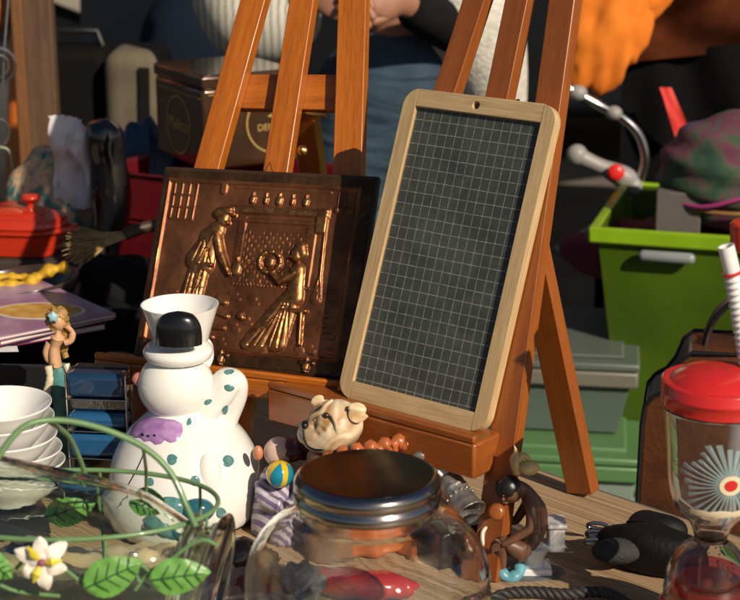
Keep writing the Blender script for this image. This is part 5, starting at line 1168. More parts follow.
lump('blue_bag', 'small bright blue plastic bag behind the black vase', 'bag', (Y(143, 140, 3.0).x, 3.02, .0), (.055, .04, .112), mat('blue_plastic', (.006, .035, .09), .35, bump=.5), fn=lambda d: 1 + .06 * math.sin(d.x * 9))
# red plastic trays under the tin
def tray(name, label, c, rot, w_, d_, h_, m_):
    t = thing(name, label, 'tray', c, R(rot), 'red trays under the tin'); q = MB(); th = .004
    for s in (-1, 1):
        q.box((s * (w_ / 2 - th / 2), 0, h_ / 2), (th, d_, h_)); q.box((0, s * (d_ / 2 - th / 2), h_ / 2), (w_ - 2 * th - .0004, th, h_))
    q.box((0, 0, th / 2), (w_ - 2 * th - .0004, d_ - 2 * th - .0004, th)); obj('tray_body', q, m_, t, bevel=.0015)
    q = MB()
    rim = [(-w_ / 2, -d_ / 2), (w_ / 2, -d_ / 2), (w_ / 2, d_ / 2), (-w_ / 2, d_ / 2)]
    q.plate([[(x * 1.04, y * 1.05) for x, y in rim], [(x * .985, y * .98) for x, y in rim]], .004, Matrix.Translation((0, 0, h_))); obj('tray_rim', q, m_, t, bevel=.0015); return t
RT = mat('dark_red_plastic', (.11, .007, .011), .22, coat=.4)
TY = 2.86; tz = Y(202, 173, TY - .08).z; tx = Y(225, 120, TY).x
tray('red_tray', 'lower dark red plastic tray under the brown tin', (tx - .005, TY, .002), -30, .42, .24, tz * .45, RT)
tray('red_tray', 'upper dark red plastic tray with a rim directly under the brown tin', (tx + .0, TY, .002 + tz * .45 + .005), -27, .38, .22, tz * .45, RT)
# brown tin
tin_h = Y(202, 80, TY - .09).z - tz
aL = Y(157, 62, TY + .02); aF = Y(202, 81, TY - .09); aR = Y(300, 72, TY - .0)
tr_ = math.atan2(aR.y - aF.y, aR.x - aF.x); wR = (Vector((aR.x, aR.y)) - Vector((aF.x, aF.y))).length; wL = .20
TINM = Matrix.Translation((aF.x, aF.y, tz + .005)) @ Matrix.Rotation(tr_, 4, 'Z')
tin = thing('brown_tin', 'square dark brown tea tin with gold lettering behind the left easel', 'tin', M=TINM)
# box local: x along the right face, y to the back; left face at x=0
TB = mat('brown_tin_paint', (.085, .038, .015), .16, metal=.3, coat=.8, col2=(.035, .016, .008), vscale=8); TGd = mat('gold_print', (.60, .42, .13), .35, metal=.4)
obj('tin_body', MB().box((wR / 2, wL / 2, (tin_h - .022) / 2), (wR, wL, tin_h - .022)), TB, tin, bevel=.006, seg=3)
obj('tin_lid', MB().box((wR / 2, wL / 2, tin_h - .011), (wR + .003, wL + .003, .021)), TB, tin, bevel=.004, seg=3)
obj('lid_panel', MB().box((wR / 2, wL / 2, tin_h + .0003), (wR - .012, wL - .012, .002)), mat('tin_top_metal', (.22, .18, .14), .12, metal=.9), tin, bevel=.001)
FR_ = TINM @ Matrix(((1, 0, 0, wR * .72), (0, 0, -1, -.0008), (0, 1, 0, (tin_h - .02) * .52), (0, 0, 0, 1)))      # right/front face: x right, y up, z out
FL_ = TINM @ Matrix(((0, 0, -1, -.0008), (-1, 0, 0, wL / 2), (0, 1, 0, (tin_h - .02) * .46), (0, 0, 0, 1)))
rg = lambda r: MB().plate([circle(0, 0, r, 48), circle(0, 0, r - .0025, 48)], .0006)
obj('gold_ring', rg(.052), TGd, tin, frame=FR_); obj('gold_ring', rg(.050), TGd, tin, frame=FL_)
obj('lettering', text_mesh('Melitta', .030), TGd, tin, frame=FL_ @ Matrix.Scale(1.0, 4))
obj('lettering', text_mesh('DEMARK', .016), TGd, tin, frame=FR_ @ Matrix.Translation((0, -.008, 0)))
obj('leaf_emblem', MB().plate([[(-.012, .010), (-.004, .014), (0, .026), (.004, .014), (.012, .010), (.004, .009), (0, .004), (-.004, .009)]], .0006), TGd, tin, frame=FR_)
for FF, hw in ((FR_, wR), (FL_, wL)):
    pass
obj('gold_line', MB().box((wR / 2, -.0008, tin_h * .80), (wR - .02, .0008, .0012)), TGd, tin); obj('gold_line', MB().box((-.0008, wL / 2, tin_h * .76), (.0008, wL - .02, .0012)), TGd, tin)
# wooden post and whisk at left
WB = wood('weathered_brown_wood', (.13, .068, .034), (.06, .032, .017), 'Z', rough=.6, coat=0)
pt = thing('wooden_clothes_stand', 'brown wooden stand post rising at the left edge', 'stand', (Y(34, 150, 3.3).x, 3.32, -.75))
xl = Y(34, 60, 3.3).x
plank('post', Vector((Y(40, 60, 3.3).x, 3.3, -.748)), Vector((Y(34, 60, 3.3).x, 3.3, 1.2)), .066, .04, (0, 1, 0), WB, pt, bevel=.004)
plank('post_edge', Vector((Y(22, 60, 3.3).x, 3.29, -.74)), Vector((Y(18, 60, 3.3).x, 3.29, 1.19)), .022, .02, (0, 1, 0), wood('warm_brown_wood', (.20, .085, .028), (.11, .045, .016), 'Z', rough=.45), pt, bevel=.003)
for s in (-1, 1): plank('foot', Vector((Y(36, 60, 3.3).x, 3.32, -.73)), Vector((Y(36, 60, 3.3).x + .02, 3.32 + s * .28, -.73)), .05, .03, (0, 0, 1), WB, pt, bevel=.003)
plank('hanging_arm', Vector((xl - .50, 3.285, .95)), Vector((xl + .2, 3.285, .95)), .04, .02, (0, 1, 0), WB, pt)
wk = thing('wire_whisk', 'coiled steel wire whisk hanging at the left edge', 'whisk', Y(8, 60, 2.9))
WKB = RM[wk.name].translation
def WK(px, py, dy=0): return Y(px, py, 2.9 + dy) - WKB
CHR2 = mat('bright_wire', (.45, .45, .44), .25, metal=.9)
q = MB(); q.tube([WK(8, -150), WK(8, 0), WK(4, 50), WK(3, 80), WK(1, 95)], .0022, 8); obj('wire_shaft', q, CHR2, wk)
q = MB()
for r_, cyy in ((18, 66), (11, 66)):
    q = MB(); q.tube([WK(-2 + r_ * math.cos(a) * .95, cyy + r_ * math.sin(a), .01 * math.sin(a)) for a in [2 * math.pi * i / 40 for i in range(40)]], .0024, 8, closed=True); obj('wire_coil', q, CHR2, wk)
q = MB(); q.tube([WK(-2 + 11 * math.cos(a), 133 + 14 * math.sin(a), .01 * math.sin(a)) for a in [2 * math.pi * i / 40 for i in range(40)]], .0024, 8, closed=True); obj('wire_coil', q, CHR2, wk)
q = MB().tube(smooth([WK(-2, 147), WK(8, 150), WK(12, 165), WK(13, 190), WK(12, 215)], 5), .0022, 8); obj('wire_tail', q, mat('pale_green_wire', (.30, .34, .22), .4), wk)

# ============================================================ BACKGROUND
# tarpaulin on the ground: added black sheet in place of shade
q = MB(); v = []; f = []
for i in range(41):
    for j in range(41):
        x = -2.6 + 6.0 * i / 40; y = 2.3 + 5.6 * j / 40; v.append((x, y, -.742 + .02 * abs(noise.noise(Vector((x * 2.5, y * 2.5, 1)))) + .008 * noise.noise(Vector((x * 9, y * 9, 3)))))
for i in range(40):
    for j in range(40): a = i * 41 + j; f.append((a, a + 41, a + 42, a + 1))
solo('shade_sheet', q.add(v, f), mat('black_shade_cloth', (.005, .005, .0055), .85, spec=.15, var=.4, vscale=4), 'added black sheet standing in for shade on the ground behind the tables', 'shade_cover', sharp=180)
# dark van
vn = thing('dark_van', 'dark van parked behind the stall with a pale bumper', 'van', (.4, 6.9, -.75))
VP = mat('dark_van_paint', (.004, .005, .007), .5, coat=.1, spec=.2); VG = mat('van_glass', (.008, .01, .012), .06)
BUM = mat('beige_plastic', (.28, .25, .20), .6, var=.2)
VF_ = I4()
prof_v = [(-2.6, -.38), (2.6, -.38), (2.6, .35), (2.2, .75), (1.7, 1.35), (-2.5, 1.38), (-2.6, 1.2)]
q = MB().plate([prof_v], 1.7, Matrix(((1, 0, 0, .4), (0, 0, 1, 6.45), (0, 1, 0, 0), (0, 0, 0, 1)))); obj('body', q, VP, vn, frame=I4(), bevel=.05, seg=3)
for (a, b2) in ((-1.9, -.5), (-.3, 1.1)): obj('window', MB().box((.4 + (a + b2) / 2, 6.44, .95), (b2 - a, .02, .42)), VG, vn, frame=I4(), bevel=.008)
obj('window', MB().plate([[(1.25, .74), (2.05, .74), (1.62, 1.16), (1.25, 1.16)]], .02, Matrix(((1, 0, 0, .4), (0, 0, 1, 6.43), (0, 1, 0, 0), (0, 0, 0, 1)))), VG, vn, frame=I4())
for x in (-1.7, 1.75):
    w_ = obj('wheel', MB().lathe(sm2([(0, -.10), (.28, -.10), (.33, -.07), (.34, 0), (.33, .07), (.28, .10), (0, .10)], 3), 40, Matrix.Translation((.4 + x, 6.50, -.41)) @ Matrix.Rotation(R(90), 4, 'X')), mat('tyre_rubber', (.012, .012, .012), .8), vn, frame=I4())
    obj('hub_cap', MB().lathe([(0, .115), (.19, .105), (.20, .10)], 32, Matrix.Translation((.4 + x, 6.50, -.41)) @ Matrix.Rotation(R(90), 4, 'X')), mat('dull_alloy', (.12, .12, .12), .5, metal=.7), w_, frame=I4())
plank('rubbing_strip', Vector((Y(50, 24, 6.4).x, 6.40, .10)), Vector((Y(170, 48, 6.4).x, 6.40, -.075)), .055, .03, (0, 1, 0), BUM, vn, bevel=.008)
plank('rubbing_strip', Vector((Y(55, 5, 6.4).x, 6.40, .215)), Vector((Y(125, 22, 6.4).x, 6.40, .11)), .07, .03, (0, 1, 0), BUM, vn, bevel=.008)
# orange traffic bit beyond the post
solo('orange_cone', MB().lathe([(0, 0), (.16, 0), (.16, .02), (.11, .025), (.035, .86), (.03, .88), (0, .88)], 32), mat('orange_plastic', (.62, .15, .02), .5), 'orange cone standing beyond the wooden post', 'cone', (Y(43, 40, 4.9).x - .06, 4.9, -.735))
solo('orange_jacket', MB().ball((0, 0, 0), (.10, .06, .36), n=32, m=24, fn=lambda d: 1 + .07 * math.sin(d.z * 9 + d.x * 4)), mat('orange_cloth', (.45, .15, .05), .7, bump=.4), 'orange jacket hanging from the wooden stand at the far left edge', 'jacket', (Y(-28, 30, 3.3).x, 3.36, .66), sharp=180)
# black case, beige bag
BG = thing('black_case', 'black instrument case standing behind the floral bundle', 'case', (Y(76, 85, 3.45).x, 3.50, -.74))
zc1 = Y(78, 50, 3.43).z + .74
obj('case_shell', MB().box((0, 0, zc1 / 2), (.136, .13, zc1)), mat('black_brown_vinyl', (.006, .005, .0045), .8, spec=.1, bump=.3), BG, bevel=.02, seg=3); obj('handle', MB().tube([(-.05, 0, zc1 - .001), (-.04, 0, zc1 + .03), (.04, 0, zc1 + .03), (.05, 0, zc1 - .001)], .007, 8), BLACKP, BG)
bgc = Vector((Y(136, 90, 3.4).x, 3.46, -.74)); zc2 = Y(140, 52, 3.37).z + .74
bgt = thing('canvas_bag', 'beige canvas bag with a dark strap beside the black case', 'bag', bgc)
obj('bag_body', MB().box((.0, 0, zc2 / 2), (.125, .18, zc2)), mat('beige_canvas', (.13, .105, .07), .9, var=.3, vscale=15, bump=.5), bgt, bevel=.035, seg=4)
plank('strap', bgc + Vector((.0, -.098, .02)), bgc + Vector((.022, -.098, zc2 - .03)), .022, .004, (0, 1, 0), DARKC, bgt)
# pale plastic seat of a chair
pc = Y(130, 22, 4.6); ch_ = thing('plastic_chair', 'grey and white plastic chair beyond the tin', 'chair', (pc.x, 4.6, -.74)); H_ = pc.z + .74
obj('seat', MB().box((0, 0, .44), (.42, .40, .03)), mat('grey_chair_plastic', (.10, .10, .095), .5), ch_, bevel=.012); 
q = MB().plate([[(-.17, .44), (.10, .44), (.16, .52), (.18, H_ + .22), (-.16, H_ + .22)]], .02, Matrix(((1, 0, 0, 0), (0, 0, 1, .17), (0, 1, 0, 0), (0, 0, 0, 1)))); obj('backrest', q, mat('grey_chair_plastic', (.10, .10, .095), .5), ch_, bevel=.008)
q = MB().tube(smooth([(-.19, -.2, H_ - .10), (.0, -.22, H_ - .09), (.12, -.2, H_ - .085), (.185, -.12, H_ - .06), (.19, .15, H_ + .02)], 5), .022, 12); obj('armrest', q, mat('white_chair_plastic', (.50, .48, .42), .5), ch_)
for a in (-1, 1):
    for b2 in (-1, 1): obj('leg', MB().tube([(a * .19, b2 * .17, .43), (a * .21, b2 * .19, .0)], .018, 10), MATS['grey_chair_plastic'], ch_)
    obj('arm_support', MB().tube([(a * .19, -.18, .44), (a * .19, -.2, H_ - .10)], .018, 10), MATS['grey_chair_plastic'], ch_)

# people
def rib_mat(name, c1, c2, sc, direction='X', dist=1.2, bump=1.0):
    m = bpy.data.materials.new(name); m.use_nodes = True; n = m.node_tree.nodes; l = m.node_tree.links; b = n['Principled BSDF']
    tc = n.new('ShaderNodeTexCoord'); wv = n.new('ShaderNodeTexWave'); wv.bands_direction = direction; wv.inputs['Scale'].default_value = sc; wv.inputs['Distortion'].default_value = dist; wv.inputs['Detail'].default_value = 2; wv.inputs['Detail Scale'].default_value = 2
    l.new(tc.outputs['Object'], wv.inputs[0]); t = n.new('ShaderNodeTexNoise'); t.inputs['Scale'].default_value = 160; l.new(tc.outputs['Object'], t.inputs[0])
    ad = n.new('ShaderNodeMath'); ad.operation = 'MULTIPLY_ADD'; ad.inputs[1].default_value = .5; l.new(t.outputs[0], ad.inputs[0]); l.new(wv.outputs['Fac'], ad.inputs[2])
    cr = n.new('ShaderNodeValToRGB'); cr.color_ramp.elements[0].position = .25; cr.color_ramp.elements[1].position = .8; cr.color_ramp.elements[0].color = (*c2, 1); cr.color_ramp.elements[1].color = (*c1, 1)
    l.new(ad.outputs[0], cr.inputs[0]); l.new(cr.outputs[0], b.inputs[0]); b.inputs['Roughness'].default_value = .9
    bp = n.new('ShaderNodeBump'); bp.inputs['Strength'].default_value = bump; bp.inputs['Distance'].default_value = .006; l.new(ad.outputs[0], bp.inputs[0]); l.new(bp.outputs[0], b.inputs['Normal']); return m
KNIT = rib_mat('ribbed_grey_knit', (.56, .53, .44), (.27, .26, .23), 22); TERRY = mat('white_terry', (.68, .65, .57), .95, var=.25, vscale=70, bump=1.5, bscale=130)
DEN = mat('blue_denim', (.040, .076, .115), .85, col2=(.014, .030, .052), vscale=9, bump=.6, bscale=350)
_n = DEN.node_tree.nodes; _l = DEN.node_tree.links; _mp = _n.new('ShaderNodeMapping'); _mp.inputs['Scale'].default_value = (3, 3, 11); _l.new(_n['Texture Coordinate'].outputs['Object'], _mp.inputs[0])
_t = _n.new('ShaderNodeTexNoise'); _t.inputs['Scale'].default_value = 1.2; _t.inputs['Detail'].default_value = 2; _t.inputs['Distortion'].default_value = 1.5; _l.new(_mp.outputs[0], _t.inputs[0])
_b = _n.new('ShaderNodeBump'); _b.inputs['Strength'].default_value = 1.0; _b.inputs['Distance'].default_value = .016; _l.new(_t.outputs[0], _b.inputs['Height']); _l.new(_n['Bump'].outputs[0], _b.inputs['Normal']); _l.new(_b.outputs[0], _n['Principled BSDF'].inputs['Normal']); SKN_SHADE = mat('skin', (.32, .15, .09), .5, var=.12, vscale=30); HAIRD = mat('dark_hair', (.02, .012, .008), .5)  # skin colour darkened: the shade on the hands is in it
def person(lab, base, pts, jeans_m, sweater_parts, shoe_m, hair_m, face=(0, -1)):
    """pts: dict of world joints"""
    t = thing('person', lab, 'person', base)
    P = {k: Vector(v_) - Vector(base) for k, v_ in pts.items()}
    names = ['pelvis', 'belly', 'chest', 'neck', 'head', 'sh_r', 'el_r', 'wr_r', 'ha_r', 'sh_l', 'el_l', 'wr_l', 'ha_l', 'hip_r', 'kn_r', 'an_r', 'to_r', 'hip_l', 'kn_l', 'an_l', 'to_l']
    Rd = dict(pelvis=.08, belly=.06, chest=.07, neck=.05, head=.075, sh_r=.05, el_r=.037, wr_r=.026, ha_r=.032, sh_l=.05, el_l=.037, wr_l=.026, ha_l=.032, hip_r=.05, kn_r=.045, an_r=.035, to_r=.03, hip_l=.05, kn_l=.045, an_l=.035, to_l=.03)
    E0 = [('pelvis', 'belly'), ('belly', 'chest'), ('chest', 'neck'), ('neck', 'head'), ('chest', 'sh_r'), ('sh_r', 'el_r'), ('el_r', 'wr_r'), ('wr_r', 'ha_r'), ('chest', 'sh_l'), ('sh_l', 'el_l'), ('el_l', 'wr_l'), ('wr_l', 'ha_l'), ('pelvis', 'hip_r'), ('hip_r', 'kn_r'), ('kn_r', 'an_r'), ('an_r', 'to_r'), ('pelvis', 'hip_l'), ('hip_l', 'kn_l'), ('kn_l', 'an_l'), ('an_l', 'to_l')]
    vv_ = [P[k] for k in names]; rr2 = [Rd[k] for k in names]; ee = [(names.index(a), names.index(b2)) for a, b2 in E0]
    # fingers
    for s in ('r', 'l'):
        h = P['ha_' + s]; w0_ = P['wr_' + s]; d = (h - w0_).normalized(); sd_ = d.cross(Vector((0, -1, .3))).normalized(); dn = Vector((0, 0, -1))
        for k in range(4):
            b0_ = h + sd_ * (.017 * (k - 1.5)) + d * .025; c0 = len(vv_); L_ = (.030, .036, .034, .026)[k]
            vv_ += [b0_, b0_ + d * L_, b0_ + d * L_ * 1.5 + dn * .022]; rr2 += [.0105, .0095, .0085]; ee += [(names.index('ha_' + s), c0), (c0, c0 + 1), (c0 + 1, c0 + 2)]
        b0_ = w0_.lerp(h, .6) + sd_ * -.036; c0 = len(vv_); vv_ += [b0_, b0_ + d * .035 - sd_ * .01]; rr2 += [.012, .010]; ee += [(names.index('ha_' + s), c0), (c0, c0 + 1)]
    skin_obj('body', vv_, ee, rr2, SKN_SHADE, t)
    hd = P['head']
    obj('hair', MB().ball(hd + Vector((0, .02, .035)), (.092, .098, .105), n=32, m=20, fn=lambda d: 1 if d.y > -.55 or d.z > .35 else .82), hair_m, t, sharp=180)
    fz = MB(); fz.ball(hd + Vector((0, -.092, 0)), (.012, .016, .02), n=12, m=8); fz.ball(hd + Vector((0, -.080, -.045)), (.024, .010, .007), n=12, m=8); obj('nose_and_mouth', fz, SKN_SHADE, t)
    for s in (-1, 1): obj('eye', MB().ball(hd + Vector((s * .030, -.078, .015)), (.012, .008, .008), n=12, m=8), mat('eye_white', (.6, .6, .58), .3), t)
    # trousers
    jn = ['pelvis', 'hip_r', 'kn_r', 'an_r', 'hip_l', 'kn_l', 'an_l', 'belly']; jr = [(.175, .14), .105, .085, .075, .105, .085, .075, (.16, .125)]
    jv = [P[k] for k in jn]; jv[7] = P['pelvis'].lerp(P['belly'], 1.0); jv[3] = P['kn_r'].lerp(P['an_r'], .9); jv[6] = P['kn_l'].lerp(P['an_l'], .9)
    skin_obj('trousers', jv, [(0, 1), (1, 2), (2, 3), (0, 4), (4, 5), (5, 6), (0, 7)], jr, jeans_m, t)
    for s in ('r', 'l'): a = P['an_' + s]; obj('shoe', MB().ball(Vector((a.x, a.y - .05, .045)), (.05, .13, .05), n=20, m=12), shoe_m, t)
    for nm, chain, rad, m_ in sweater_parts:
        skin_obj(nm, [P[k] if isinstance(k, str) else Vector(k) - Vector(base) for k in chain], [(i, i + 1) for i in range(len(chain) - 1)], rad, m_, t)
    return t
yP = 3.30
def PX(px, py, dy=0): return Y(px, py, yP + dy)
cxp = PX(400, 100).x
pts = dict(pelvis=(cxp, yP + .12, .17), belly=(cxp, yP + .10, .36), chest=(cxp - .02, yP + .10, .60), neck=(cxp - .02, yP + .08, .80), head=(cxp - .02, yP + .04, .93),
    sh_r=(cxp - .21, yP + .10, .72), el_r=PX(262, 22, .02), wr_r=PX(316, -4, -.14), ha_r=PX(336, 2, -.16),
    sh_l=(cxp + .19, yP + .10, .72), el_l=PX(484, 46, .05), wr_l=PX(400, 0, -.12), ha_l=PX(374, -2, -.15),
    hip_r=(cxp - .11, yP + .10, .08), kn_r=(cxp - .12, yP + .05, -.27), an_r=(cxp - .12, yP + .10, -.66), to_r=(cxp - .12, yP - .05, -.70),
    hip_l=(cxp + .10, yP + .10, .08), kn_l=(cxp + .11, yP + .05, -.27), an_l=(cxp + .12, yP + .10, -.66), to_l=(cxp + .12, yP - .05, -.70))
person('person in blue jeans and a chunky pale knit jumper with hands clasped', (cxp, yP + .1, -.742), pts, DEN,
    [('jumper', [(cxp, yP + .11, .42), 'chest', (cxp - .02, yP + .09, .76)], [(.17, .14), (.19, .14), (.08, .08)], KNIT),
     ('sleeve', ['sh_r', PX(236, -60, .05), PX(246, 10, 0), PX(268, 34, -.03), PX(318, 12, -.10)], [.09, .120, .122, .098, .055], KNIT),
     ('sleeve', ['sh_l', PX(456, -60, .08), PX(466, -5, .02), PX(482, 48, .05), PX(496, 100, .08), PX(500, 150, .10)], [.09, .105, .112, .100, .070, .05], TERRY),
     ('dark_cuff', ['el_l', PX(444, 24, -.03), PX(406, 2, -.11)], [.052, .050, .046], DARKC)], BLACKP, HAIRD)
yQ = 4.25; cq = Y(205, 20, yQ).x
pts2 = {k: (v_[0] - cxp + cq, v_[1] - yP + yQ, v_[2]) for k, v_ in pts.items()}
pts2['el_r'] = (cq - .25, yQ + .2, .52); pts2['wr_r'] = (cq - .10, yQ - .08, .55); pts2['ha_r'] = (cq - .03, yQ - .12, .57); pts2['el_l'] = (cq + .25, yQ + .2, .52); pts2['wr_l'] = (cq + .10, yQ - .08, .55); pts2['ha_l'] = (cq + .03, yQ - .12, .60)
NAVY = mat('navy_trousers', (.009, .015, .026), .9, spec=.1, bump=.4)
person('person in dark navy trousers standing further back behind the tin', (cq, yQ + .1, -.742), pts2, NAVY,
    [('coat', [(cq, yQ + .11, .40), 'chest', (cq, yQ + .09, .76)], [(.18, .15), (.19, .14), (.08, .08)], NAVY), ('sleeve', ['sh_r', 'el_r', 'wr_r'], [.08, .065, .05], NAVY), ('sleeve', ['sh_l', 'el_l', 'wr_l'], [.08, .065, .05], NAVY)], BLACKP, HAIRD)

# pushchair
yS = 3.45
def SX(px, py, dy=0): return Y(px, py, yS + dy)
sb = Vector((SX(650, 200).x, yS, -.742)); st = thing('pushchair', 'folded pushchair with orange fabric, black seat and grey tubes behind the green tub', 'pushchair', sb)
def SL(px, py, dy=0): return SX(px, py, dy) - sb
ORF = mat('orange_fabric', (.74, .20, .012), .8, col2=(.62, .14, .009), vscale=4, bump=.15, bscale=60); BKF = mat('black_fabric', (.0035, .0035, .004), .9, spec=.1, bump=.3, bscale=60); GRT = mat('grey_tube_plastic', (.26, .25, .23), .45, rvar=.05); SIL = mat('silver_tube', (.5, .5, .5), .22, metal=1)
def sheet(pts4, nu=24, nv=24, fold=.02, seed=1, fr_=3.0, th=.006):
    a, b2, c, d = [Vector(p) for p in pts4]; v = []; f = []
    for i in range(nu + 1):
        for j in range(nv + 1):
            s, t_ = i / nu, j / nv; p = a.lerp(b2, s).lerp(d.lerp(c, s), t_)
            q = noise.noise(Vector((s * fr_ * 1.5, t_ * fr_ * .6, seed))) + .5 * math.sin(s * fr_ * 4 + 3 * noise.noise(Vector((t_ * 2, s, seed)))); v.append(p + Vector((0, -fold * q, fold * .2 * q)))
    for i in range(nu):
        for j in range(nv): k = i * (nv + 1) + j; f.append((k, k + nv + 1, k + nv + 2, k + 1))
    n0 = len(v); v += [p + Vector((0, th, 0)) for p in v]; f += [tuple(reversed([x + n0 for x in g])) for g in f]; return MB().add(v, f)
def puff(c, r, rot, seed, sq=.10):
    Fp = RM[st.name] @ Matrix.Translation(c) @ Matrix.Rotation(R(rot), 4, 'Y')
    def pf_(d): return 1 + sq * noise.noise(Vector((d.x * 2.2 + seed, d.y * 2, d.z * 1.4))) + .025 * math.sin(d.x * 5 + d.z * 4 + 4 * noise.noise(d * 1.5 + Vector((seed, 0, 0)))) - .16 * abs(noise.noise(Vector((d.x * 2.0 + d.z * 1.2, d.z * 2.4 - d.x, seed)))) - .06 * abs(noise.noise(Vector((d.x * 4 + d.z * 1.5, d.z * 2.0 - d.x * 2, seed + 4))))
    return MB().ball((0, 0, 0), r, n=64, m=44, fn=pf_), Fp
for (cc, r, rot, sd) in ((SL(608, 20, -.03), (.088, .060, .160), 15, 1.3), (SL(638, -22, -.01), (.085, .055, .110), 40, 2.2)):
    q, Fp = puff(cc, r, rot, sd, .14); obj('orange_cover', q, ORF, st, frame=Fp, sharp=180)
q = sheet([SL(628, -60, .03), SL(790, -60, .1), SL(790, 46, .10), SL(632, 62, .03)], fold=.055, seed=9, fr_=2.0); obj('hood', q, mat('shaded_orange_fabric', (.085, .020, .006), .9, var=.6, vscale=6, bump=.6, bscale=30, spec=.1), st, sharp=180)  # hood is the same orange fabric, its shade put into the darker colour
q = sheet([SL(625, 55, .06), SL(790, 40, .1), SL(800, 330, .1), SL(612, 330, .02)], fold=.035, seed=12); obj('black_seat', q, BKF, st, sharp=180)
obj('red_strap', sheet([SL(660, 88, -.02), SL(672, 88, -.02), SL(691, 134, -.03), SL(676, 139, -.03)], 4, 8, .004, 3), mat('red_webbing', (.60, .03, .02), .6), st, sharp=180)
obj('frame_tube', MB().tube(smooth([SL(560, 84, -.1), SL(578, 94, -.1), SL(600, 106, -.1), SL(622, 118, -.09), SL(638, 134, -.09), SL(645, 158, -.09), SL(640, 180, -.09), SL(630, 200, -.09)], 6), .010, 14), SIL, st)
obj('frame_tube', MB().tube(smooth([SL(618, 200, -.05), SL(604, 220, -.06), SL(580, 238, -.08), SL(556, 252, -.1)], 6), .011, 12), GRT, st)
for (a, b2, r_) in ((578, 93, 9), (614, 113, 8)): obj('tube_joint', MB().ball(SL(a, b2, -.10), (r_ * .0021, .018, r_ * .0018), n=20, m=12), GRT, st)
q = MB(); q.tube([SL(574, 154, -.09), SL(586, 160, -.09), SL(604, 168, -.09), SL(622, 176, -.09), SL(636, 184, -.09)], [.021, .016, .014, .026, .020], 18); q.ball(SL(577, 155, -.09), (.022, .02, .022), n=20, m=12); q.ball(SL(632, 186, -.09), (.026, .02, .022), n=16, m=10); obj('hub_arm', q, GRT, st, sub=1)
obj('red_button', MB().lathe(sm2([(0, .010), (.010, .009), (.0165, .004), (.0165, -.006)], 3), 28, frame_from(SL(616, 172.5, -.125), (0, -1, .2), (1, 0, 0))), mat('red_button_plastic', (.62, .02, .015), .3), st)
for (a, b2) in ((600, 345), (735, 345)):
    wq = SL(a, b2, -.05); wq.z = .105
    w_ = obj('wheel', MB().lathe(sm2([(.07, -.016), (.098, -.018), (.105, 0), (.098, .018), (.07, .016)], 4), 40, Matrix.Translation(wq) @ Matrix.Rotation(R(90), 4, 'Y')), mat('tyre_rubber', (.012, .012, .012), .8), st); uncap(w_)
    obj('rim', MB().lathe([(0, -.008), (.072, -.010), (.072, .010), (0, .008)], 24, Matrix.Translation(wq) @ Matrix.Rotation(R(90), 4, 'Y')), MATS['dull_alloy'], w_, frame=RM[st.name])
    obj('frame_leg', MB().tube([wq, Vector((wq.x, wq.y + .05, .62))], .010, 10), BKF, st)

# tubs
def tub(label, c, rot, w_, d_, h_, m_, rim_m, wall=.004, tap=.86, lid=None, grp='plastic storage tubs', handle=True):
    t = thing('storage_tub', label, 'tub', c, R(rot), grp); q = MB()
    def lv(s, z): return [(-w_ / 2 * s, -d_ / 2 * s, z), (w_ / 2 * s, -d_ / 2 * s, z), (w_ / 2 * s, d_ / 2 * s, z), (-w_ / 2 * s, d_ / 2 * s, z)]
    s2 = 1 - wall * 2 / w_; v = lv(tap, 0) + lv(1, h_) + lv(s2, h_) + lv(tap * s2, wall)
    f = [(3, 2, 1, 0)] + [(i, (i + 1) % 4, 4 + (i + 1) % 4, 4 + i) for i in range(4)] + [(4 + i, 4 + (i + 1) % 4, 8 + (i + 1) % 4, 8 + i) for i in range(4)] + [(8 + i, 8 + (i + 1) % 4, 12 + (i + 1) % 4, 12 + i) for i in range(4)] + [(12, 13, 14, 15)]
    obj('tub_body', q.add(v, f), m_, t, bevel=.012, seg=3)
    a = 1.05; oo = [(x * a, y * a) for x, y, z in lv(1, 0)]; ii = [(x, y) for x, y, z in lv(.985, 0)]
    obj('rim', MB().plate([oo, ii], .030, Matrix.Translation((0, 0, h_ - .026))), rim_m, t, bevel=.005)
    if lid: obj('lid', MB().box((0, 0, h_ + .013), (w_ * 1.06, d_ * 1.06, .014)).box((0, 0, h_ + .022), (w_ * .9, d_ * .88, .008)), lid, t, bevel=.005)
    if handle:
        hx = -w_ * .27; obj('handle', MB().box((hx, -d_ / 2 - .014, h_ - .040), (.10, .020, .020)), mat('grey_clip_plastic', (.22, .24, .25), .3), t, bevel=.009, seg=3)
    return t
LIME = mat('lime_plastic', (.24, .41, .010), .33, coat=.15, var=.22, vscale=12, rvar=.1); LIME_SHADE = mat('shaded_lime_wall', (.065, .120, .005), .38, coat=.1, var=.40, vscale=5, rvar=.12, bump=.3, bscale=40)  # tub wall is the lime plastic with its shade put into the colour
gx0 = G(600, 232, .03)
ty_ = 2.95; tzr = Y(612, 232, ty_).z; tub_b = Y(645, 470, ty_ - .05).z
GT = tub('lime green plastic tub full of cloth behind the red lidded tumbler', (Y(612, 232, ty_).x + .30, ty_ + .14, tub_b), -16, .56, .40, tzr - tub_b, LIME_SHADE, LIME, tap=.80)
CLR = mat('cloudy_plastic', (.30, .38, .31), .25, trans=.30, rvar=.08, vscale=10); GLD = mat('green_lid_plastic', (.09, .19, .075), .35, coat=.2)
cl = tub('cloudy clear tub with green lid under the lime green tub', (Y(612, 232, ty_).x + .24, ty_ + .16, -.742), -16, .62, .44, tub_b + .742 - .030, CLR, GLD, lid=GLD, handle=False)
cx2 = Y(546, 420, 2.9).x; z2 = Y(585, 452, 2.80).z
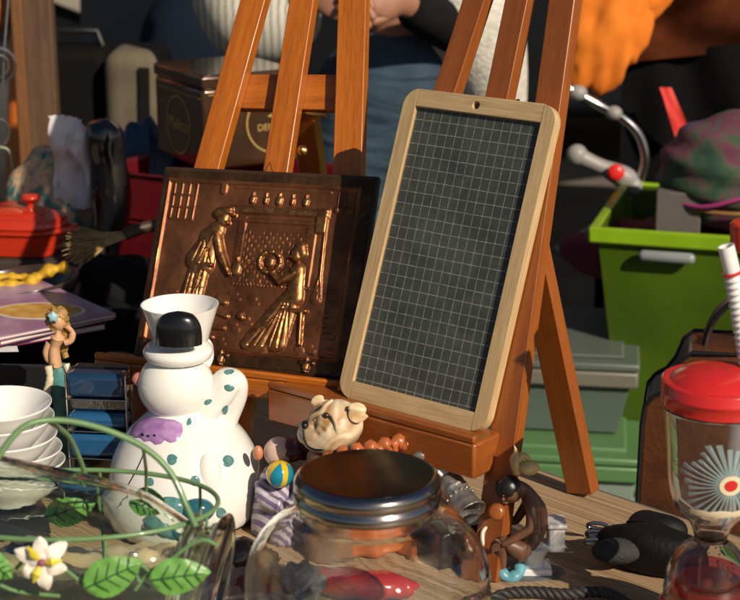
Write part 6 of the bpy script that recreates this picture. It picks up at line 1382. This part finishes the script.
cl2 = tub('cloudy clear tub with green lid left of the lime green tub', (cx2, 3.02, -.742), -8, .36, .40, z2 + .742 - .03, CLR, GLD, lid=GLD, handle=False)
cl3 = tub('smoky clear tub stacked on the left green lidded tub', (cx2, 3.06, z2), -8, .35, .34, Y(585, 372, 2.88).z - z2, mat('smoky_plastic', (.12, .16, .13), .25, trans=.2, rvar=.06, vscale=8), mat('smoky_rim', (.15, .14, .11), .35), lid=mat('smoky_lid', (.10, .12, .10), .3, coat=.3), handle=False)
# things in the lime tub
by_ = 3.05
wbx = Y(737, 172, by_)
wbt = thing('woven_bag', 'round multicoloured woven bag lying in the lime green tub', 'bag', wbx - Vector((0, 0, .11)))
WV = bpy.data.materials.new('woven_multicolour'); WV.use_nodes = True; n = WV.node_tree.nodes; l = WV.node_tree.links; b = n['Principled BSDF']
tc = n.new('ShaderNodeTexCoord'); t = n.new('ShaderNodeTexNoise'); t.inputs['Scale'].default_value = 9; t.inputs['Detail'].default_value = 5; t.inputs['Distortion'].default_value = 1.0; l.new(tc.outputs['Object'], t.inputs[0])
cr = n.new('ShaderNodeValToRGB'); E_ = cr.color_ramp.elements; E_[0].position = .34; E_[0].color = (.012, .04, .03, 1); E_[1].position = .66; E_[1].color = (.06, .03, .10, 1)
for p_, c_ in ((.42, (.03, .07, .03, 1)), (.48, (.09, .06, .055, 1)), (.54, (.12, .02, .05, 1)), (.60, (.07, .06, .06, 1))): x = E_.new(p_); x.color = c_
l.new(t.outputs[0], cr.inputs[0]); l.new(cr.outputs[0], b.inputs[0]); b.inputs['Roughness'].default_value = .85
t2_ = n.new('ShaderNodeTexNoise'); t2_.inputs['Scale'].default_value = 90; l.new(tc.outputs['Object'], t2_.inputs[0]); bp = n.new('ShaderNodeBump'); bp.inputs['Distance'].default_value = .004; l.new(t2_.outputs[0], bp.inputs[0]); l.new(bp.outputs[0], b.inputs['Normal'])
obj('bag_body', MB().ball((0, 0, .11), (.142, .12, .110), n=48, m=30, fn=lambda d: 1 + .04 * math.sin(d.z * 14 + d.x * 3)), WV, wbt, sharp=180)
q = MB().tube(smooth([Vector((.140 * math.cos(R(a)), .124 * math.sin(R(a)), .085 - .02 * math.cos(R(a - 180)) - .006 * math.sin(R(a * 5)))) for a in range(175, 340, 12)], 3), .004, 8); obj('pink_cord', q, mat('pink_cord', (.30, .03, .14), .7), wbt)
q = MB().tube(smooth([Vector((.130 * math.cos(R(a)), .116 * math.sin(R(a)), .058)) for a in range(190, 330, 12)], 3), .0035, 8); obj('ochre_cord', q, mat('ochre_cord', (.25, .12, .03), .8), wbt)
lump('maroon_cloth', 'maroon cloth filling the lime green tub', 'cloth', (Y(690, 232, 3.05).x - .0, 3.10, tzr - .14), (.22, .15, .06), mat('maroon_cloth', (.11, .008, .022), .85, bump=.8, bscale=30), fn=lambda d: 1 + .08 * math.sin(d.x * 11 + d.y * 7), rot=-16)
solo('grey_box', MB().box((0, 0, .05), (.08, .06, .10)), mat('grey_card', (.10, .09, .075), .8), 'small grey box standing up in the lime green tub', 'box', tuple(Y(678, 222, 3.0) - Vector((0, 0, .04))), -.2, bevel=.003)

# leather bag on a stool behind the table
hb = Vector((Y(695, 500, 1.97).x + .02, 2.00, 0)); zt_ = Y(690, 355, 1.97).z; zb_ = -.16
LEA = mat('brown_leather', (.095, .032, .011), .36, coat=.25, col2=(.045, .016, .007), vscale=18, bump=.5, bscale=150)
bgd = thing('leather_handbag', 'brown leather handbag with black trim and loop handle behind the tumbler', 'handbag', (hb.x, hb.y, zb_), R(-12))
Hh = zt_ - zb_
pf = []
bi = RM[bgd.name].inverted()
for (x_, y_) in ((641, 430), (644, 411), (652, 401), (664, 394), (674, 381), (682, 362), (692, 354), (760, 352)):
    q_ = bi @ Y(x_, y_, 1.955); pf.append((q_.x, q_.z))
pf = [(pf[0][0] - .002, 0)] + pf + [(pf[-1][0], 0)]; pf = pf[::-1]
q = MB().plate([pf], .09, Matrix(((1, 0, 0, 0), (0, 0, 1, -.045), (0, 1, 0, 0), (0, 0, 0, 1)))); obj('bag_body', q, LEA, bgd, bevel=.008, seg=3)
for s in (-.047, .047):
    q = MB().tube([Vector((x, s, z)) for x, z in pf], .0030, 8, closed=True); obj('black_trim', q, BLACKP, bgd)
c = Y(722, 362, 1.96) ; cl_ = RM[bgd.name].inverted() @ c
arcp = [Vector((cl_.x + .03 + .052 * math.cos(R(a)), cl_.y * 0, Hh - .004 + .072 * math.sin(R(a)))) for a in range(0, 181, 9)]
v = []; f = []
for p, a in zip(arcp, range(0, 181, 9)):
    n_ = Vector((math.cos(R(a)), 0, math.sin(R(a))))
    for (dr, dy) in ((-.004, -.013), (.004, -.013), (.004, .013), (-.004, .013)): v.append(p + n_ * dr + Vector((0, dy, 0)))
for i in range(len(arcp) - 1):
    for k in range(4): f.append((i * 4 + k, i * 4 + (k + 1) % 4, (i + 1) * 4 + (k + 1) % 4, (i + 1) * 4 + k))
obj('loop_handle', MB().add(v, f), LEA, bgd, bevel=.001)
obj('handle_edge', MB().tube([p + Vector((0, -.014, 0)) for p in arcp], .0032, 8), BLACKP, bgd)
sto = thing('stool', 'plain wooden stool carrying the leather handbag', 'stool', (hb.x, hb.y, -.742), R(-12))
obj('seat', MB().box((0, 0, .742 + zb_ - .016), (.30, .24, .03)), WB, sto, bevel=.004)
for a in (-1, 1):
    for b2 in (-1, 1): obj('leg', MB().box((a * .12, b2 * .09, (.71 + zb_) / 2), (.03, .03, .71 + zb_)), WB, sto, bevel=.003)

# glass focuses the sun onto what lies under and behind it
for o in COL.objects:
    if o.type == 'MESH' and not o.cycles.is_caustics_caster:
        if (o.matrix_world.translation - Vector((0, 1.5, 0))).length < .001: pass
        o.cycles.is_caustics_receiver = o.name.split('.')[0] in ('tabletop', 'cloth', 'purse', 'scarf', 'pouch', 'cap', 'coat', 'gourd', 'trinket_box', 'box', 'front_leg', 'mast', 'tin_leaf', 'glazed_pot', 'body', 'cistern', 'cistern_lid', 'pedestal', 'bowl', 'base', 'trousers', 'shell_hat', 'palm', 'grey_pad', 'cord', 'braided_cord', 'frilled_collar', 'liquid', 'red_disc', 'red_floor', 'yellow_pebble', 'straw', 'foot', 'glitter')
